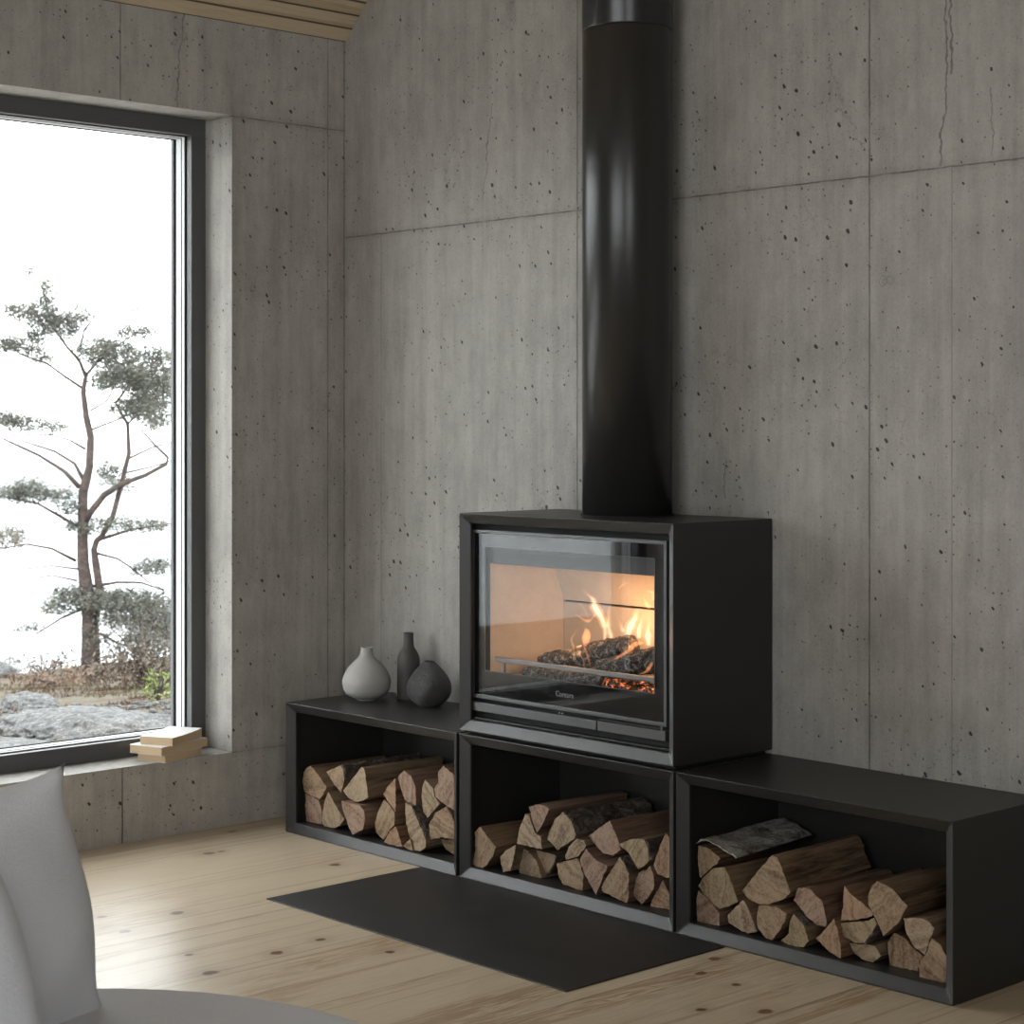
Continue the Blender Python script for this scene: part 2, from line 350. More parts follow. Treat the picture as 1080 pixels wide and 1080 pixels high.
LOGS = [
    ('left', -0.295, [(0.2268, 0.1813), (0.2586, 0.1616), (0.2984, 0.1331), (0.2838, 0.112), (0.267, 0.0956), (0.2303, 0.1002), (0.199, 0.1073), (0.1911, 0.129), (0.1961, 0.1576), (0.209, 0.173)], None, 'tan', 0.26, (0, 0), 'broad rounded split log, topmost at the left end of the box under the vases'),
    ('left', -0.294, [(0.202, 0.1016), (0.2304, 0.0979), (0.2629, 0.0919), (0.2713, 0.0782), (0.2755, 0.0618), (0.2741, 0.0285), (0.2077, 0.0252), (0.202, 0.0595)], None, 'pink', 0.25, (0, 0), 'squarish pinkish log in the bottom left corner of the box under the vases'),
    ('left', -0.2975, [(0.3093, 0.1223), (0.3349, 0.0943), (0.378, 0.0587), (0.3589, 0.0386), (0.3314, 0.0285), (0.2899, 0.0272), (0.2815, 0.0335), (0.2829, 0.0592), (0.2912, 0.0901)], None, 'pale', 0.26, (0, 0), 'pale leaf-shaped log, second from left on the box floor under the vases'),
    ('left', -0.295, [(0.297, 0.1731), (0.357, 0.1988), (0.3707, 0.1892), (0.3761, 0.1648), (0.3618, 0.1251), (0.3282, 0.1478)], (1, 3), 'tan', 0.27, (0, 0), 'small wedge log with rough grey bark, on top of the pile under the vases'),
    ('left', -0.295, [(0.4501, 0.2067), (0.4594, 0.2022), (0.47, 0.1652), (0.4779, 0.1312), (0.4568, 0.1199), (0.4234, 0.1109), (0.3944, 0.1172), (0.3686, 0.1324), (0.4099, 0.1702)], None, 'pale', 0.27, (0, 0), 'large clean wedge log lying on top at the middle of the pile under the vases'),
    ('left', -0.3116, [(0.3839, 0.1104), (0.4177, 0.1094), (0.4644, 0.1096), (0.4816, 0.0981), (0.4842, 0.0788), (0.4743, 0.0485), (0.4311, 0.0285), (0.4177, 0.0438), (0.4042, 0.0667), (0.3893, 0.0895)], None, 'pink', 0.26, (0, 0), 'thick ragged-ended log below the large clean wedge, under the vases'),
    ('left', -0.295, [(0.587, 0.1954), (0.5902, 0.1533), (0.589, 0.1093), (0.5614, 0.1288), (0.5388, 0.148), (0.5549, 0.1687)], None, 'orange', 0.22, (0, 0), 'narrow upright orange triangle log in the middle of the pile under the vases'),
    ('left', -0.29, [(0.5345, 0.1325), (0.5539, 0.1238), (0.5784, 0.1054), (0.5777, 0.0736), (0.5597, 0.0606), (0.5488, 0.0426), (0.5345, 0.0285), (0.5032, 0.0416), (0.4973, 0.0654), (0.5098, 0.096)], None, 'tan', 0.24, (0, 0), 'drop-shaped log directly below the narrow orange triangle, under the vases'),
    ('left', -0.3108, [(0.5884, 0.0652), (0.6095, 0.0774), (0.6221, 0.0552), (0.6367, 0.0285), (0.5935, 0.0276), (0.5615, 0.0293), (0.5743, 0.0476)], None, 'orange', 0.2, (0, 0), 'small orange-tan triangle log, bottom row under the vases, left of the barky upright log'),
    ('left', -0.295, [(0.622, 0.2204), (0.6503, 0.21), (0.6691, 0.1825), (0.6703, 0.1566), (0.6691, 0.1324), (0.6472, 0.138), (0.6271, 0.1444), (0.6125, 0.1686), (0.5985, 0.199)], None, 'pink', 0.26, (0, 0), 'pink-tinged five-sided log near the top, right half of the pile under the vases'),
    ('left', -0.308, [(0.6421, 0.1423), (0.669, 0.1374), (0.6939, 0.1039), (0.7216, 0.0664), (0.7247, 0.0431), (0.7032, 0.0285), (0.6796, 0.0271), (0.6647, 0.0534), (0.6484, 0.091)], (1, 3), 'pale', 0.25, (0, 0), 'tall narrow log with dark bark on its right side, bottom row under the vases'),
    ('left', -0.312, [(0.6682, 0.0554), (0.6757, 0.0398), (0.6801, 0.0261), (0.6582, 0.0274), (0.6407, 0.0338), (0.6532, 0.045)], None, 'tan', 0.18, (0, 0), 'smallest wood chip log at the foot of the tall barky log under the vases'),
    ('left', -0.295, [(0.7063, 0.2084), (0.737, 0.1892), (0.7431, 0.171), (0.7625, 0.156), (0.737, 0.1324), (0.7155, 0.1133), (0.7001, 0.125), (0.6927, 0.1598), (0.6952, 0.1881)], None, 'pale', 0.24, (0, 0), 'pale pointed log with a spear-shaped end near the right of the pile under the vases'),
    ('left', -0.295, [(0.7764, 0.2526), (0.8094, 0.2393), (0.8201, 0.2289), (0.8249, 0.1865), (0.8237, 0.1472), (0.8112, 0.1477), (0.7673, 0.1618), (0.7473, 0.1696), (0.7406, 0.1897), (0.7583, 0.2087), (0.7552, 0.2321)], None, 'pink', 0.27, (0, 0), 'tall reddish-brown log topmost at the right end of the box under the vases'),
    ('left', -0.295, [(0.7884, 0.153), (0.8094, 0.1333), (0.8237, 0.112), (0.8237, 0.0736), (0.8094, 0.0745), (0.7704, 0.073), (0.7272, 0.0606), (0.7204, 0.0962), (0.7491, 0.133)], None, 'tan', 0.25, (0, 0), 'broad grooved log below the tall reddish one, right end of the box under the vases'),
    ('left', -0.266, [(0.7318, 0.0579), (0.7761, 0.0618), (0.7905, 0.0617), (0.7905, 0.0285), (0.7761, 0.0293), (0.7519, 0.0364)], None, 'tan', 0.23, (0, 0), 'low log half hidden in the bottom right corner of the box under the vases'),
    ('middle', -0.312, [(0.9314, 0.1271), (0.9532, 0.1113), (0.9899, 0.0861), (0.9797, 0.0646), (0.9589, 0.0395), (0.9418, 0.0272), (0.9245, 0.0273), (0.9041, 0.0311), (0.9149, 0.0668), (0.9141, 0.1103)], None, 'tan', 0.27, (0, 0), 'large smooth log at the far left end of the box beneath the stove'),
    ('middle', -0.3073, [(0.9991, 0.0633), (1.0196, 0.0831), (1.056, 0.1016), (1.0523, 0.0847), (1.0438, 0.0594), (1.0382, 0.0371), (1.0103, 0.0285), (1.0028, 0.0475)], None, 'pale', 0.24, (0, 0), 'small pointed log on the floor, second from left beneath the stove'),
    ('middle', -0.2793, [(1.0489, 0.0882), (1.0673, 0.0854), (1.0928, 0.0695), (1.1055, 0.0504), (1.1164, 0.0285), (1.0819, 0.025), (1.0396, 0.0265), (1.0333, 0.0381), (1.037, 0.059)], None, 'pale', 0.25, (0, 0), 'rounded wedge log on the floor, third from left beneath the stove'),
    ('middle', -0.295, [(1.0747, 0.1768), (1.0864, 0.1748), (1.0985, 0.1566), (1.1086, 0.1382), (1.1166, 0.1332), (1.1292, 0.1302), (1.1328, 0.1022), (1.0985, 0.1016), (1.0453, 0.1011), (1.0527, 0.1345)], None, 'pale', 0.25, (0, 0), 'pale broad triangle log propping the left top log beneath the stove'),
    ('middle', -0.295, [(1.0875, 0.195), (1.1057, 0.2021), (1.1274, 0.2063), (1.1453, 0.2047), (1.1578, 0.1991), (1.1382, 0.1676), (1.1166, 0.1374), (1.1057, 0.1515), (1.0966, 0.1713)], None, 'pink', 0.27, (0, 0), 'fan-shaped pinkish wedge log topmost of the pile beneath the stove'),
    ('middle', -0.295, [(1.2027, 0.2), (1.2276, 0.1868), (1.2463, 0.1541), (1.2408, 0.1439), (1.1844, 0.1081), (1.1738, 0.1163), (1.1489, 0.1284), (1.1632, 0.1566), (1.1774, 0.181)], (0, 2), 'pale', 0.27, (0, 0), 'large five-sided log with dark bark on top, beside the fan-shaped wedge beneath the stove'),
    ('middle', -0.265, [(1.0807, 0.0867), (1.1032, 0.0866), (1.1321, 0.0863), (1.1482, 0.0848), (1.1429, 0.0694), (1.1249, 0.0414), (1.1112, 0.0328), (1.1025, 0.0363), (1.0916, 0.0608)], (3, 6), 'tan', 0.25, (0, 0), 'wedge log with bark along its lower edge, on the floor beneath the stove'),
    ('middle', -0.295, [(1.2482, 0.1457), (1.2725, 0.145), (1.2799, 0.1344), (1.2751, 0.1284), (1.2587, 0.1112), (1.2538, 0.1051), (1.2143, 0.0904), (1.2098, 0.0992), (1.2219, 0.1224)], None, 'pale', 0.24, (0, 0), 'pale oval-ended log behind the speckled log in the middle of the pile beneath the stove'),
    ('middle', -0.2952, [(1.181, 0.0752), (1.2145, 0.0875), (1.2484, 0.0998), (1.2551, 0.0948), (1.2615, 0.084), (1.2719, 0.0647), (1.2678, 0.0285), (1.2447, 0.0283), (1.2031, 0.0329), (1.1917, 0.0442)], None, 'tan', 0.25, (0, 0), 'speckled yellowish five-sided log on the floor in the middle beneath the stove'),
    ('middle', -0.301, [(1.2848, 0.1287), (1.3172, 0.1074), (1.3536, 0.1005), (1.35, 0.0895), (1.3409, 0.0776), (1.3282, 0.0494), (1.3165, 0.0285), (1.2988, 0.0494), (1.2811, 0.0699), (1.2703, 0.087), (1.2662, 0.1028)], None, 'pink', 0.25, (0, 0), 'diamond-shaped log standing on its point beneath the stove'),
    ('middle', -0.295, [(1.355, 0.2036), (1.3694, 0.1825), (1.3845, 0.159), (1.3891, 0.1417), (1.3658, 0.1254), (1.3332, 0.1261), (1.3149, 0.1374), (1.2873, 0.1579), (1.3222, 0.1817)], None, 'pink', 0.28, (0, 0), 'large clean pink-edged log lying on top, right half of the pile beneath the stove'),
    ('middle', -0.3019, [(1.394, 0.1281), (1.4054, 0.1171), (1.421, 0.0941), (1.4214, 0.0685), (1.4206, 0.0428), (1.4153, 0.0285), (1.3761, 0.0335), (1.3382, 0.0409), (1.3364, 0.0504), (1.3653, 0.0923)], (0, 2), 'tan', 0.25, (0, 0), 'big smooth triangle log on the floor with a darker rounded back, beneath the stove'),
    ('middle', -0.295, [(1.3855, 0.154), (1.4176, 0.1707), (1.444, 0.1757), (1.4632, 0.1762), (1.4736, 0.1605), (1.4771, 0.1331), (1.4615, 0.1178), (1.4447, 0.1073), (1.4299, 0.1222), (1.4158, 0.1383)], (3, 5), 'yellow', 0.25, (0, 0), 'cracked yellowish log with black bark on its right side, beneath the stove'),
    ('middle', -0.2872, [(1.4716, 0.119), (1.4792, 0.1094), (1.4848, 0.0976), (1.4848, 0.0722), (1.4681, 0.0489), (1.4472, 0.0285), (1.4225, 0.0432), (1.4232, 0.0562), (1.4289, 0.0777), (1.4373, 0.0966), (1.4472, 0.1034), (1.4618, 0.1077)], None, 'pink', 0.25, (0, 0), 'pink six-sided log on the floor near the right end beneath the stove'),
    ('middle', -0.295, [(1.527, 0.2019), (1.5423, 0.1917), (1.5473, 0.1725), (1.5473, 0.1122), (1.5321, 0.1033), (1.503, 0.1071), (1.491, 0.1253), (1.5064, 0.1608)], None, 'orange', 0.25, (0, 0), 'tall triangle log at the right end of the upper row beneath the stove'),
    ('middle', -0.2786, [(1.5033, 0.0914), (1.5205, 0.0683), (1.5307, 0.0537), (1.5307, 0.0285), (1.5016, 0.0282), (1.4757, 0.0272), (1.466, 0.0236), (1.467, 0.0345), (1.4844, 0.0631)], None, 'orange', 0.24, (0, 0), 'triangle log in the bottom right corner of the box beneath the stove'),
    ('right', -0.295, [(1.6233, 0.1895), (1.6524, 0.1882), (1.6863, 0.1711), (1.6744, 0.157), (1.6624, 0.1495), (1.6484, 0.1374), (1.629, 0.1204), (1.625, 0.1395), (1.6221, 0.1634)], (0, 1), 'tan', 0.27, (0, 0), 'log wrapped in peeling white birch bark, topmost at the left of the right-hand box'),
    ('right', -0.295, [(1.6684, 0.1487), (1.6982, 0.1544), (1.712, 0.1363), (1.7237, 0.1114), (1.7354, 0.0881), (1.712, 0.0748), (1.6843, 0.0637), (1.6652, 0.0686), (1.6443, 0.0836), (1.6229, 0.1026), (1.6371, 0.1233)], None, 'yellow', 0.26, (0, 0), 'yellowish log under the birch bark log at the left end of the right-hand box'),
    ('right', -0.2997, [(1.6263, 0.0933), (1.6525, 0.0807), (1.6725, 0.0662), (1.6876, 0.0545), (1.6884, 0.0285), (1.6565, 0.026), (1.6242, 0.0253), (1.6222, 0.0728)], None, 'pink', 0.25, (0, 0), 'low pinkish block log in the bottom left corner of the right-hand box'),
    ('right', -0.295, [(1.8274, 0.2019), (1.8424, 0.1999), (1.8611, 0.168), (1.8778, 0.1345), (1.8648, 0.1205), (1.8424, 0.1076), (1.8179, 0.0979), (1.7894, 0.0941), (1.7626, 0.1005), (1.7471, 0.1126), (1.7856, 0.158)], None, 'tan', 0.255, (0.0182, 0.0141), 'largest log of all, a quarter-round wedge lying on top in the right-hand box'),
    ('right', -0.3035, [(1.7574, 0.0974), (1.7697, 0.0825), (1.7832, 0.0598), (1.7946, 0.0384), (1.7697, 0.0285), (1.7388, 0.035), (1.7153, 0.0433), (1.7134, 0.0556), (1.7349, 0.0775)], None, 'pale', 0.25, (0, 0), 'pale fin-shaped log on the floor below the left side of the largest wedge'),
    ('right', -0.3077, [(1.8019, 0.0945), (1.8265, 0.0981), (1.8528, 0.1), (1.8769, 0.0914), (1.8732, 0.0762), (1.8565, 0.0497), (1.8378, 0.0285), (1.8228, 0.0299), (1.8, 0.0476), (1.7974, 0.0706)], None, 'tan', 0.25, (0, 0), 'shield-shaped log on the floor below the right side of the largest wedge'),
    ('right', -0.3019, [(1.8907, 0.093), (1.9053, 0.0842), (1.9181, 0.0721), (1.9298, 0.0442), (1.9163, 0.0285), (1.8851, 0.0237), (1.8573, 0.0304), (1.8785, 0.05), (1.8796, 0.072)], (0, 2), 'yellow', 0.24, (0, 0), 'jagged yellowish log with bark on its upper side, on the floor of the right-hand box'),
    ('right', -0.295, [(1.8981, 0.147), (1.9259, 0.1502), (1.9458, 0.1374), (1.9584, 0.1319), (1.9655, 0.1109), (1.9709, 0.089), (1.9691, 0.0815), (1.9454, 0.079), (1.9168, 0.0937), (1.8856, 0.1192)], (5, 7), 'pink', 0.27, (0, 0), 'reddish log with a bark patch, resting right beside the largest wedge'),
    ('right', -0.295, [(2.0152, 0.1712), (2.0344, 0.157), (2.0621, 0.1443), (2.0879, 0.1281), (2.0828, 0.1229), (2.0483, 0.1094), (2.0064, 0.1), (2.0127, 0.1338)], None, 'orange', 0.26, (0, 0), 'sharp orange-tan triangle log left of the big grooved log in the right-hand box'),
    ('right', -0.31, [(2.0002, 0.1057), (2.0108, 0.0823), (2.0178, 0.0554), (2.0178, 0.0285), (1.9896, 0.0355), (1.9557, 0.0573), (1.9719, 0.0713)], None, 'orange', 0.25, (0, 0), 'smooth orange triangle log on the floor in the middle of the right-hand box'),
    ('right', -0.295, [(2.0064, 0.0938), (2.0344, 0.1019), (2.0656, 0.1093), (2.0896, 0.1208), (2.095, 0.1099), (2.0828, 0.0879), (2.0621, 0.0648), (2.0379, 0.0622), (2.0046, 0.0727)], (4, 6), 'yellow', 0.25, (0, 0), 'horizontal half-round log with bark on its lower right, in the middle of the right-hand box'),
    ('right', -0.287, [(2.0231, 0.0556), (2.0562, 0.0602), (2.0837, 0.0628), (2.0991, 0.0449), (2.0803, 0.0285), (2.0527, 0.0299), (2.0301, 0.0417)], None, 'pale', 0.24, (0, 0), 'flat pale log on the floor below the half-round log in the right-hand box'),
    ('right', -0.295, [(2.0964, 0.1953), (2.1134, 0.1918), (2.1302, 0.1873), (2.1503, 0.1729), (2.1686, 0.1597), (2.1503, 0.126), (2.1117, 0.0885), (2.0981, 0.1118), (2.0862, 0.1305), (2.0742, 0.1451), (2.0732, 0.1618), (2.081, 0.18)], None, 'tan', 0.27, (0, 0), 'big grooved log with a striped cut end, topmost at the right of the right-hand box'),
    ('right', -0.2729, [(2.121, 0.0928), (2.1345, 0.0907), (2.1478, 0.0869), (2.1678, 0.0715), (2.1902, 0.0608), (2.1794, 0.0476), (2.1777, 0.0285), (2.1345, 0.0239), (2.1108, 0.0251), (2.1058, 0.0492), (2.1058, 0.0716)], None, 'tan', 0.25, (0, 0), 'rounded rough log on the floor below the big grooved log'),
    ('right', -0.295, [(2.1586, 0.1331), (2.1801, 0.1377), (2.1998, 0.1408), (2.2161, 0.1385), (2.2307, 0.1276), (2.2274, 0.1161), (2.2219, 0.1074), (2.2135, 0.0834), (2.2089, 0.0716), (2.1834, 0.0834), (2.1669, 0.1043)], None, 'pale', 0.26, (0, 0), 'pale curved log at the right, below and beside the big grooved log'),
    ('right', -0.2981, [(2.2264, 0.1083), (2.2441, 0.101), (2.2601, 0.0825), (2.2658, 0.0729), (2.2665, 0.0285), (2.2505, 0.027), (2.1987, 0.0249), (2.1971, 0.0506), (2.2166, 0.0805)], None, 'tan', 0.25, (0, 0), 'rough log in the bottom right corner of the right-hand box, next to its side panel'),
]
PINE_LIMBS = [[(-6.62, -2.81, 0.164), (-6.62, -2.34, 0.149), (-6.63, -1.89, 0.134), (-6.74, -1.06, 0.097), (-6.75, -0.65, 0.089), (-6.74, 0.06, 0.077), (-6.64, 0.46, 0.064), (-6.62, 0.93, 0.06), (-6.69, 1.24, 0.054), (-6.74, 1.64, 0.045), (-6.7, 1.88, 0.036), (-6.8, 2.13, 0.027), (-6.99, 2.34, 0.022), (-7.24, 2.7, 0.018), (-7.36, 3.22, 0.012), (-7.59, 3.61, 0.006)], [(-6.59, -2.16, 0.075), (-6.48, -1.47, 0.067), (-6.54, -1.06, 0.063), (-6.57, -0.85, 0.052), (-6.53, -0.71, 0.048), (-6.44, -0.62, 0.045), (-6.27, -0.31, 0.045), (-6.14, 0.18, 0.042), (-6.02, 0.67, 0.036), (-6.04, 1.13, 0.03), (-6.17, 1.34, 0.024), (-6.11, 1.24, 0.021), (-6.23, 1.49, 0.015)], [(-6.74, -0.43, 0.06), (-6.59, -0.22, 0.054), (-6.39, 0.02, 0.048), (-6.1, 0.2, 0.045), (-5.73, 0.33, 0.036), (-5.39, 0.51, 0.03), (-5.36, 0.61, 0.024), (-5.56, 0.81, 0.019), (-5.77, 1.05, 0.013)], [(-6.8, 0.14, 0.039), (-7.05, 0.39, 0.03), (-7.47, 0.64, 0.024), (-8.05, 0.9, 0.018)], [(-6.72, 0.23, 0.033), (-6.89, 0.51, 0.025), (-7.22, 0.7, 0.019), (-7.67, 0.84, 0.015), (-8.12, 1.05, 0.012)], [(-6.71, 0.74, 0.022), (-6.97, 0.88, 0.016), (-7.26, 0.96, 0.013), (-7.79, 0.97, 0.01)], [(-6.85, -1.02, 0.027), (-7.22, -0.82, 0.019), (-7.59, -0.75, 0.015), (-8.05, -0.82, 0.012)], [(-6.81, -0.49, 0.033), (-7.09, -0.31, 0.025), (-7.42, -0.11, 0.019), (-8.05, 0.02, 0.013)], [(-6.8, -1.15, 0.018), (-7.23, -1.09, 0.012), (-8.05, -1.19, 0.009)], [(-6.83, -1.33, 0.018), (-7.23, -1.25, 0.012), (-8.05, -1.37, 0.009)], [(-6.56, -0.89, 0.024), (-6.18, -0.98, 0.018), (-5.9, -1.15, 0.015), (-5.69, -1.32, 0.012), (-5.36, -1.47, 0.007)], [(-6.68, -1.43, 0.03), (-6.18, -1.35, 0.022), (-5.81, -1.35, 0.018), (-5.44, -1.47, 0.012)], [(-6.71, 1.64, 0.033), (-6.77, 1.7, 0.027), (-7.05, 1.88, 0.021), (-7.35, 2.09, 0.018), (-7.75, 2.22, 0.013), (-8.05, 2.43, 0.01)], [(-6.63, 1.34, 0.018), (-6.35, 1.49, 0.015), (-6.18, 1.76, 0.01)], [(-6.59, 1.05, 0.018), (-6.17, 1.22, 0.015), (-5.81, 1.39, 0.01)], [(-6.59, 1.69, 0.015), (-6.59, 1.91, 0.009)], [(-6.71, 2.61, 0.015), (-6.53, 2.85, 0.012), (-6.36, 3.07, 0.007)], [(-6.8, 2.25, 0.018), (-6.71, 2.61, 0.015), (-6.6, 2.73, 0.009)], [(-6.71, 1.88, 0.027), (-6.48, 2.16, 0.021), (-6.18, 2.4, 0.015), (-5.92, 2.58, 0.012), (-5.66, 2.73, 0.007)], [(-6.48, -2.16, 0.024), (-6.18, -2.31, 0.018), (-5.81, -2.4, 0.012)], [(-6.68, -1.74, 0.027), (-7.08, -1.92, 0.018), (-7.45, -2.16, 0.012)], [(-6.14, 0.35, 0.018), (-5.66, 0.46, 0.013), (-5.29, 0.57, 0.009)], [(-6.04, 0.58, 0.018), (-5.66, 0.76, 0.013), (-5.32, 0.85, 0.009)], [(-6.54, -0.7, 0.03), (-5.96, -0.52, 0.021), (-5.34, -0.43, 0.012)], [(-6.23, 1.46, 0.022), (-5.96, 1.84, 0.018), (-5.78, 2.16, 0.012), (-5.81, 2.51, 0.007)], [(-6.04, 1.13, 0.021), (-5.74, 1.46, 0.016), (-5.44, 1.69, 0.01)]]
PINE_NEEDLES = [(-7.38, 2.8, 0.298, 0.298, 1), (-7.75, 2.91, 0.268, 0.119, 1), (-7.3, 3.21, 0.134, 0.209, 0.7), (-7.03, 2.66, 0.298, 0.194, 1), (-6.78, 2.85, 0.194, 0.164, 0.7), (-7.67, 2.39, 0.298, 0.149, 1), (-7.42, 2.18, 0.194, 0.119, 0.8), (-8.05, 2.4, 0.179, 0.134, 1), (-7.57, 3.55, 0.075, 0.119, 0.5), (-6.56, 2.28, 0.298, 0.238, 1), (-6.18, 2.21, 0.298, 0.238, 1), (-5.89, 2.58, 0.268, 0.104, 0.8), (-6.18, 1.87, 0.358, 0.209, 1.2), (-5.81, 1.91, 0.387, 0.253, 1.3), (-5.66, 1.61, 0.328, 0.268, 1.4), (-5.48, 2.16, 0.194, 0.164, 0.8), (-5.96, 1.39, 0.358, 0.179, 1.2), (-5.59, 1.24, 0.268, 0.209, 1.2), (-6.41, 1.81, 0.209, 0.119, 0.9), (-5.39, 1.84, 0.119, 0.209, 1), (-5.69, 2.25, 0.209, 0.119, 0.7), (-6.11, 2.58, 0.179, 0.089, 0.6), (-7.75, 1.15, 0.328, 0.119, 1.2), (-7.27, 1.09, 0.298, 0.075, 0.9), (-8.05, 1.24, 0.179, 0.104, 1), (-6.33, 0.37, 0.179, 0.164, 0.8), (-6.14, 0.17, 0.179, 0.075, 0.6), (-5.96, 1.39, 0.179, 0.089, 0.5), (-7.53, 0.05, 0.328, 0.119, 1.2), (-7.82, 0.05, 0.268, 0.104, 1), (-7.08, 0.0, 0.253, 0.089, 1), (-6.96, -0.18, 0.179, 0.104, 0.9), (-7.6, 0.17, 0.209, 0.075, 0.7), (-6.71, -0.49, 0.298, 0.104, 1), (-6.26, -0.43, 0.268, 0.104, 1), (-5.81, -0.47, 0.358, 0.075, 1), (-5.51, -0.44, 0.179, 0.075, 0.8), (-7.87, -0.64, 0.328, 0.134, 0.9), (-5.59, -1.1, 0.298, 0.119, 1), (-5.81, -1.15, 0.179, 0.06, 0.7), (-7.15, -1.74, 0.298, 0.119, 1), (-6.86, -1.56, 0.328, 0.149, 1.2), (-6.41, -1.65, 0.477, 0.164, 1.5), (-5.96, -1.71, 0.477, 0.253, 1.6), (-5.59, -1.82, 0.328, 0.298, 1.6), (-7.56, -2.07, 0.209, 0.075, 0.7), (-5.66, -2.22, 0.387, 0.268, 1.4), (-6.18, -1.96, 0.447, 0.089, 0.8), (-6.11, 3.85, 0.075, 0.045, 0.12), (-6.33, 3.85, 0.06, 0.045, 0.1), (-5.81, 3.21, 0.089, 0.089, 0.15), (-5.89, 2.88, 0.209, 0.075, 0.25), (-6.56, 3.33, 0.268, 0.119, 0.12), (-5.59, 3.03, 0.179, 0.119, 0.12), (-5.48, 2.77, 0.179, 0.075, 0.2)]
BIRCH = [(1.6167, 0.1927), (1.6285, 0.2001), (1.6466, 0.2036), (1.6706, 0.1978), (1.6945, 0.1902), (1.7142, 0.1844), (1.7298, 0.1795)]
FLAMES = [(2, [(1.2269, -0.18, 0.5946, 0.0097), (1.2269, -0.18, 0.6222, 0.0109), (1.2126, -0.18, 0.6502, 0.012), (1.1942, -0.18, 0.6707, 0.0132), (1.188, -0.18, 0.6864, 0.0086), (1.1674, -0.18, 0.6997, 0.0037), (1.1446, -0.18, 0.71, 0.0009)]), (2, [(1.2394, -0.17, 0.5992, 0.0097), (1.2284, -0.17, 0.6274, 0.008), (1.2301, -0.17, 0.6566, 0.0057), (1.2374, -0.17, 0.6803, 0.0011)]), (2, [(1.2744, -0.15, 0.5976, 0.0132), (1.2784, -0.15, 0.6211, 0.0149), (1.2943, -0.15, 0.6454, 0.0115), (1.303, -0.15, 0.6634, 0.008), (1.3121, -0.15, 0.6727, 0.0014)]), (1, [(1.2699, -0.16, 0.6154, 0.0086), (1.2579, -0.16, 0.6347, 0.0052), (1.2479, -0.16, 0.6485, 0.0011)]), (1, [(1.3007, -0.14, 0.6019, 0.0143), (1.3007, -0.14, 0.625, 0.0103), (1.3106, -0.14, 0.6517, 0.0057), (1.3086, -0.14, 0.666, 0.0011)]), (0, [(1.2265, -0.225, 0.5316, 0.002), (1.2151, -0.225, 0.558, 0.0026), (1.2029, -0.225, 0.583, 0.0023), (1.1959, -0.225, 0.5998, 0.0017), (1.1939, -0.225, 0.6127, 0.0006)]), (0, [(1.1812, -0.2, 0.5792, 0.0063), (1.1861, -0.2, 0.6, 0.0109), (1.1861, -0.2, 0.6131, 0.0074), (1.1812, -0.2, 0.6201, 0.0011)]), (0, [(1.1671, -0.225, 0.5421, 0.0014), (1.1691, -0.225, 0.5714, 0.0023), (1.1617, -0.225, 0.5941, 0.0029), (1.1753, -0.225, 0.6127, 0.0009)]), (0, [(1.21, -0.235, 0.5309, 0.0014), (1.2129, -0.235, 0.5442, 0.002), (1.2006, -0.235, 0.5604, 0.002), (1.1875, -0.235, 0.5723, 0.0006)]), (0, [(1.1864, -0.17, 0.6534, 0.0023), (1.1678, -0.17, 0.6351, 0.0034), (1.1471, -0.17, 0.6353, 0.0029), (1.1304, -0.17, 0.6429, 0.0023), (1.1136, -0.17, 0.6458, 0.0006)]), (0, [(1.2125, -0.12, 0.7063, 0.0009), (1.2235, -0.12, 0.7187, 0.0026), (1.2477, -0.12, 0.7281, 0.0009)]), (0, [(1.3155, -0.12, 0.6709, 0.0074), (1.3037, -0.12, 0.6846, 0.0046), (1.2957, -0.12, 0.6985, 0.0009)]), (0, [(1.3293, -0.12, 0.6921, 0.0069), (1.3234, -0.12, 0.709, 0.0046), (1.3017, -0.12, 0.712, 0.0009)]), (0, [(1.0508, -0.2, 0.5429, 0.0009), (1.0722, -0.2, 0.5522, 0.0037), (1.0956, -0.2, 0.5667, 0.0009)]), (0, [(1.2966, -0.235, 0.5433, 0.0011), (1.3203, -0.235, 0.5653, 0.0034), (1.3477, -0.235, 0.579, 0.004), (1.3788, -0.235, 0.6014, 0.0063), (1.4076, -0.235, 0.6066, 0.0009)]), (0, [(1.3968, -0.25, 0.5328, 0.0009), (1.4236, -0.25, 0.5437, 0.0034), (1.4388, -0.25, 0.5577, 0.0046), (1.4501, -0.25, 0.5698, 0.0011)]), (0, [(1.3001, -0.265, 0.5008, 0.0029), (1.2942, -0.265, 0.513, 0.0029), (1.2894, -0.265, 0.5239, 0.0006)]), (0, [(1.3021, -0.265, 0.5024, 0.002), (1.31, -0.265, 0.5145, 0.002), (1.312, -0.265, 0.5246, 0.0006)]), (0, [(1.2055, -0.21, 0.6401, 0.0017), (1.1912, -0.21, 0.6623, 0.002), (1.1747, -0.21, 0.6786, 0.0014), (1.1644, -0.21, 0.6896, 0.0006)]), (1, [(1.3416, -0.15, 0.5888, 0.0143), (1.3376, -0.15, 0.6171, 0.0115), (1.3416, -0.15, 0.6404, 0.008), (1.3396, -0.15, 0.6631, 0.0014)])]

# ================================================================== ROOM
XR, YF = 5.2, -5.6            # right wall, wall behind the camera
EAVE = 2.213                  # ceiling starts here at the left wall, rising 45 degrees
# floor
bm = bmesh.new(); box(bm, (-.30, YF - .3, -.30), (XR + .3, .3, 0)); floor = structure(link('floor', bm, FLOOR))
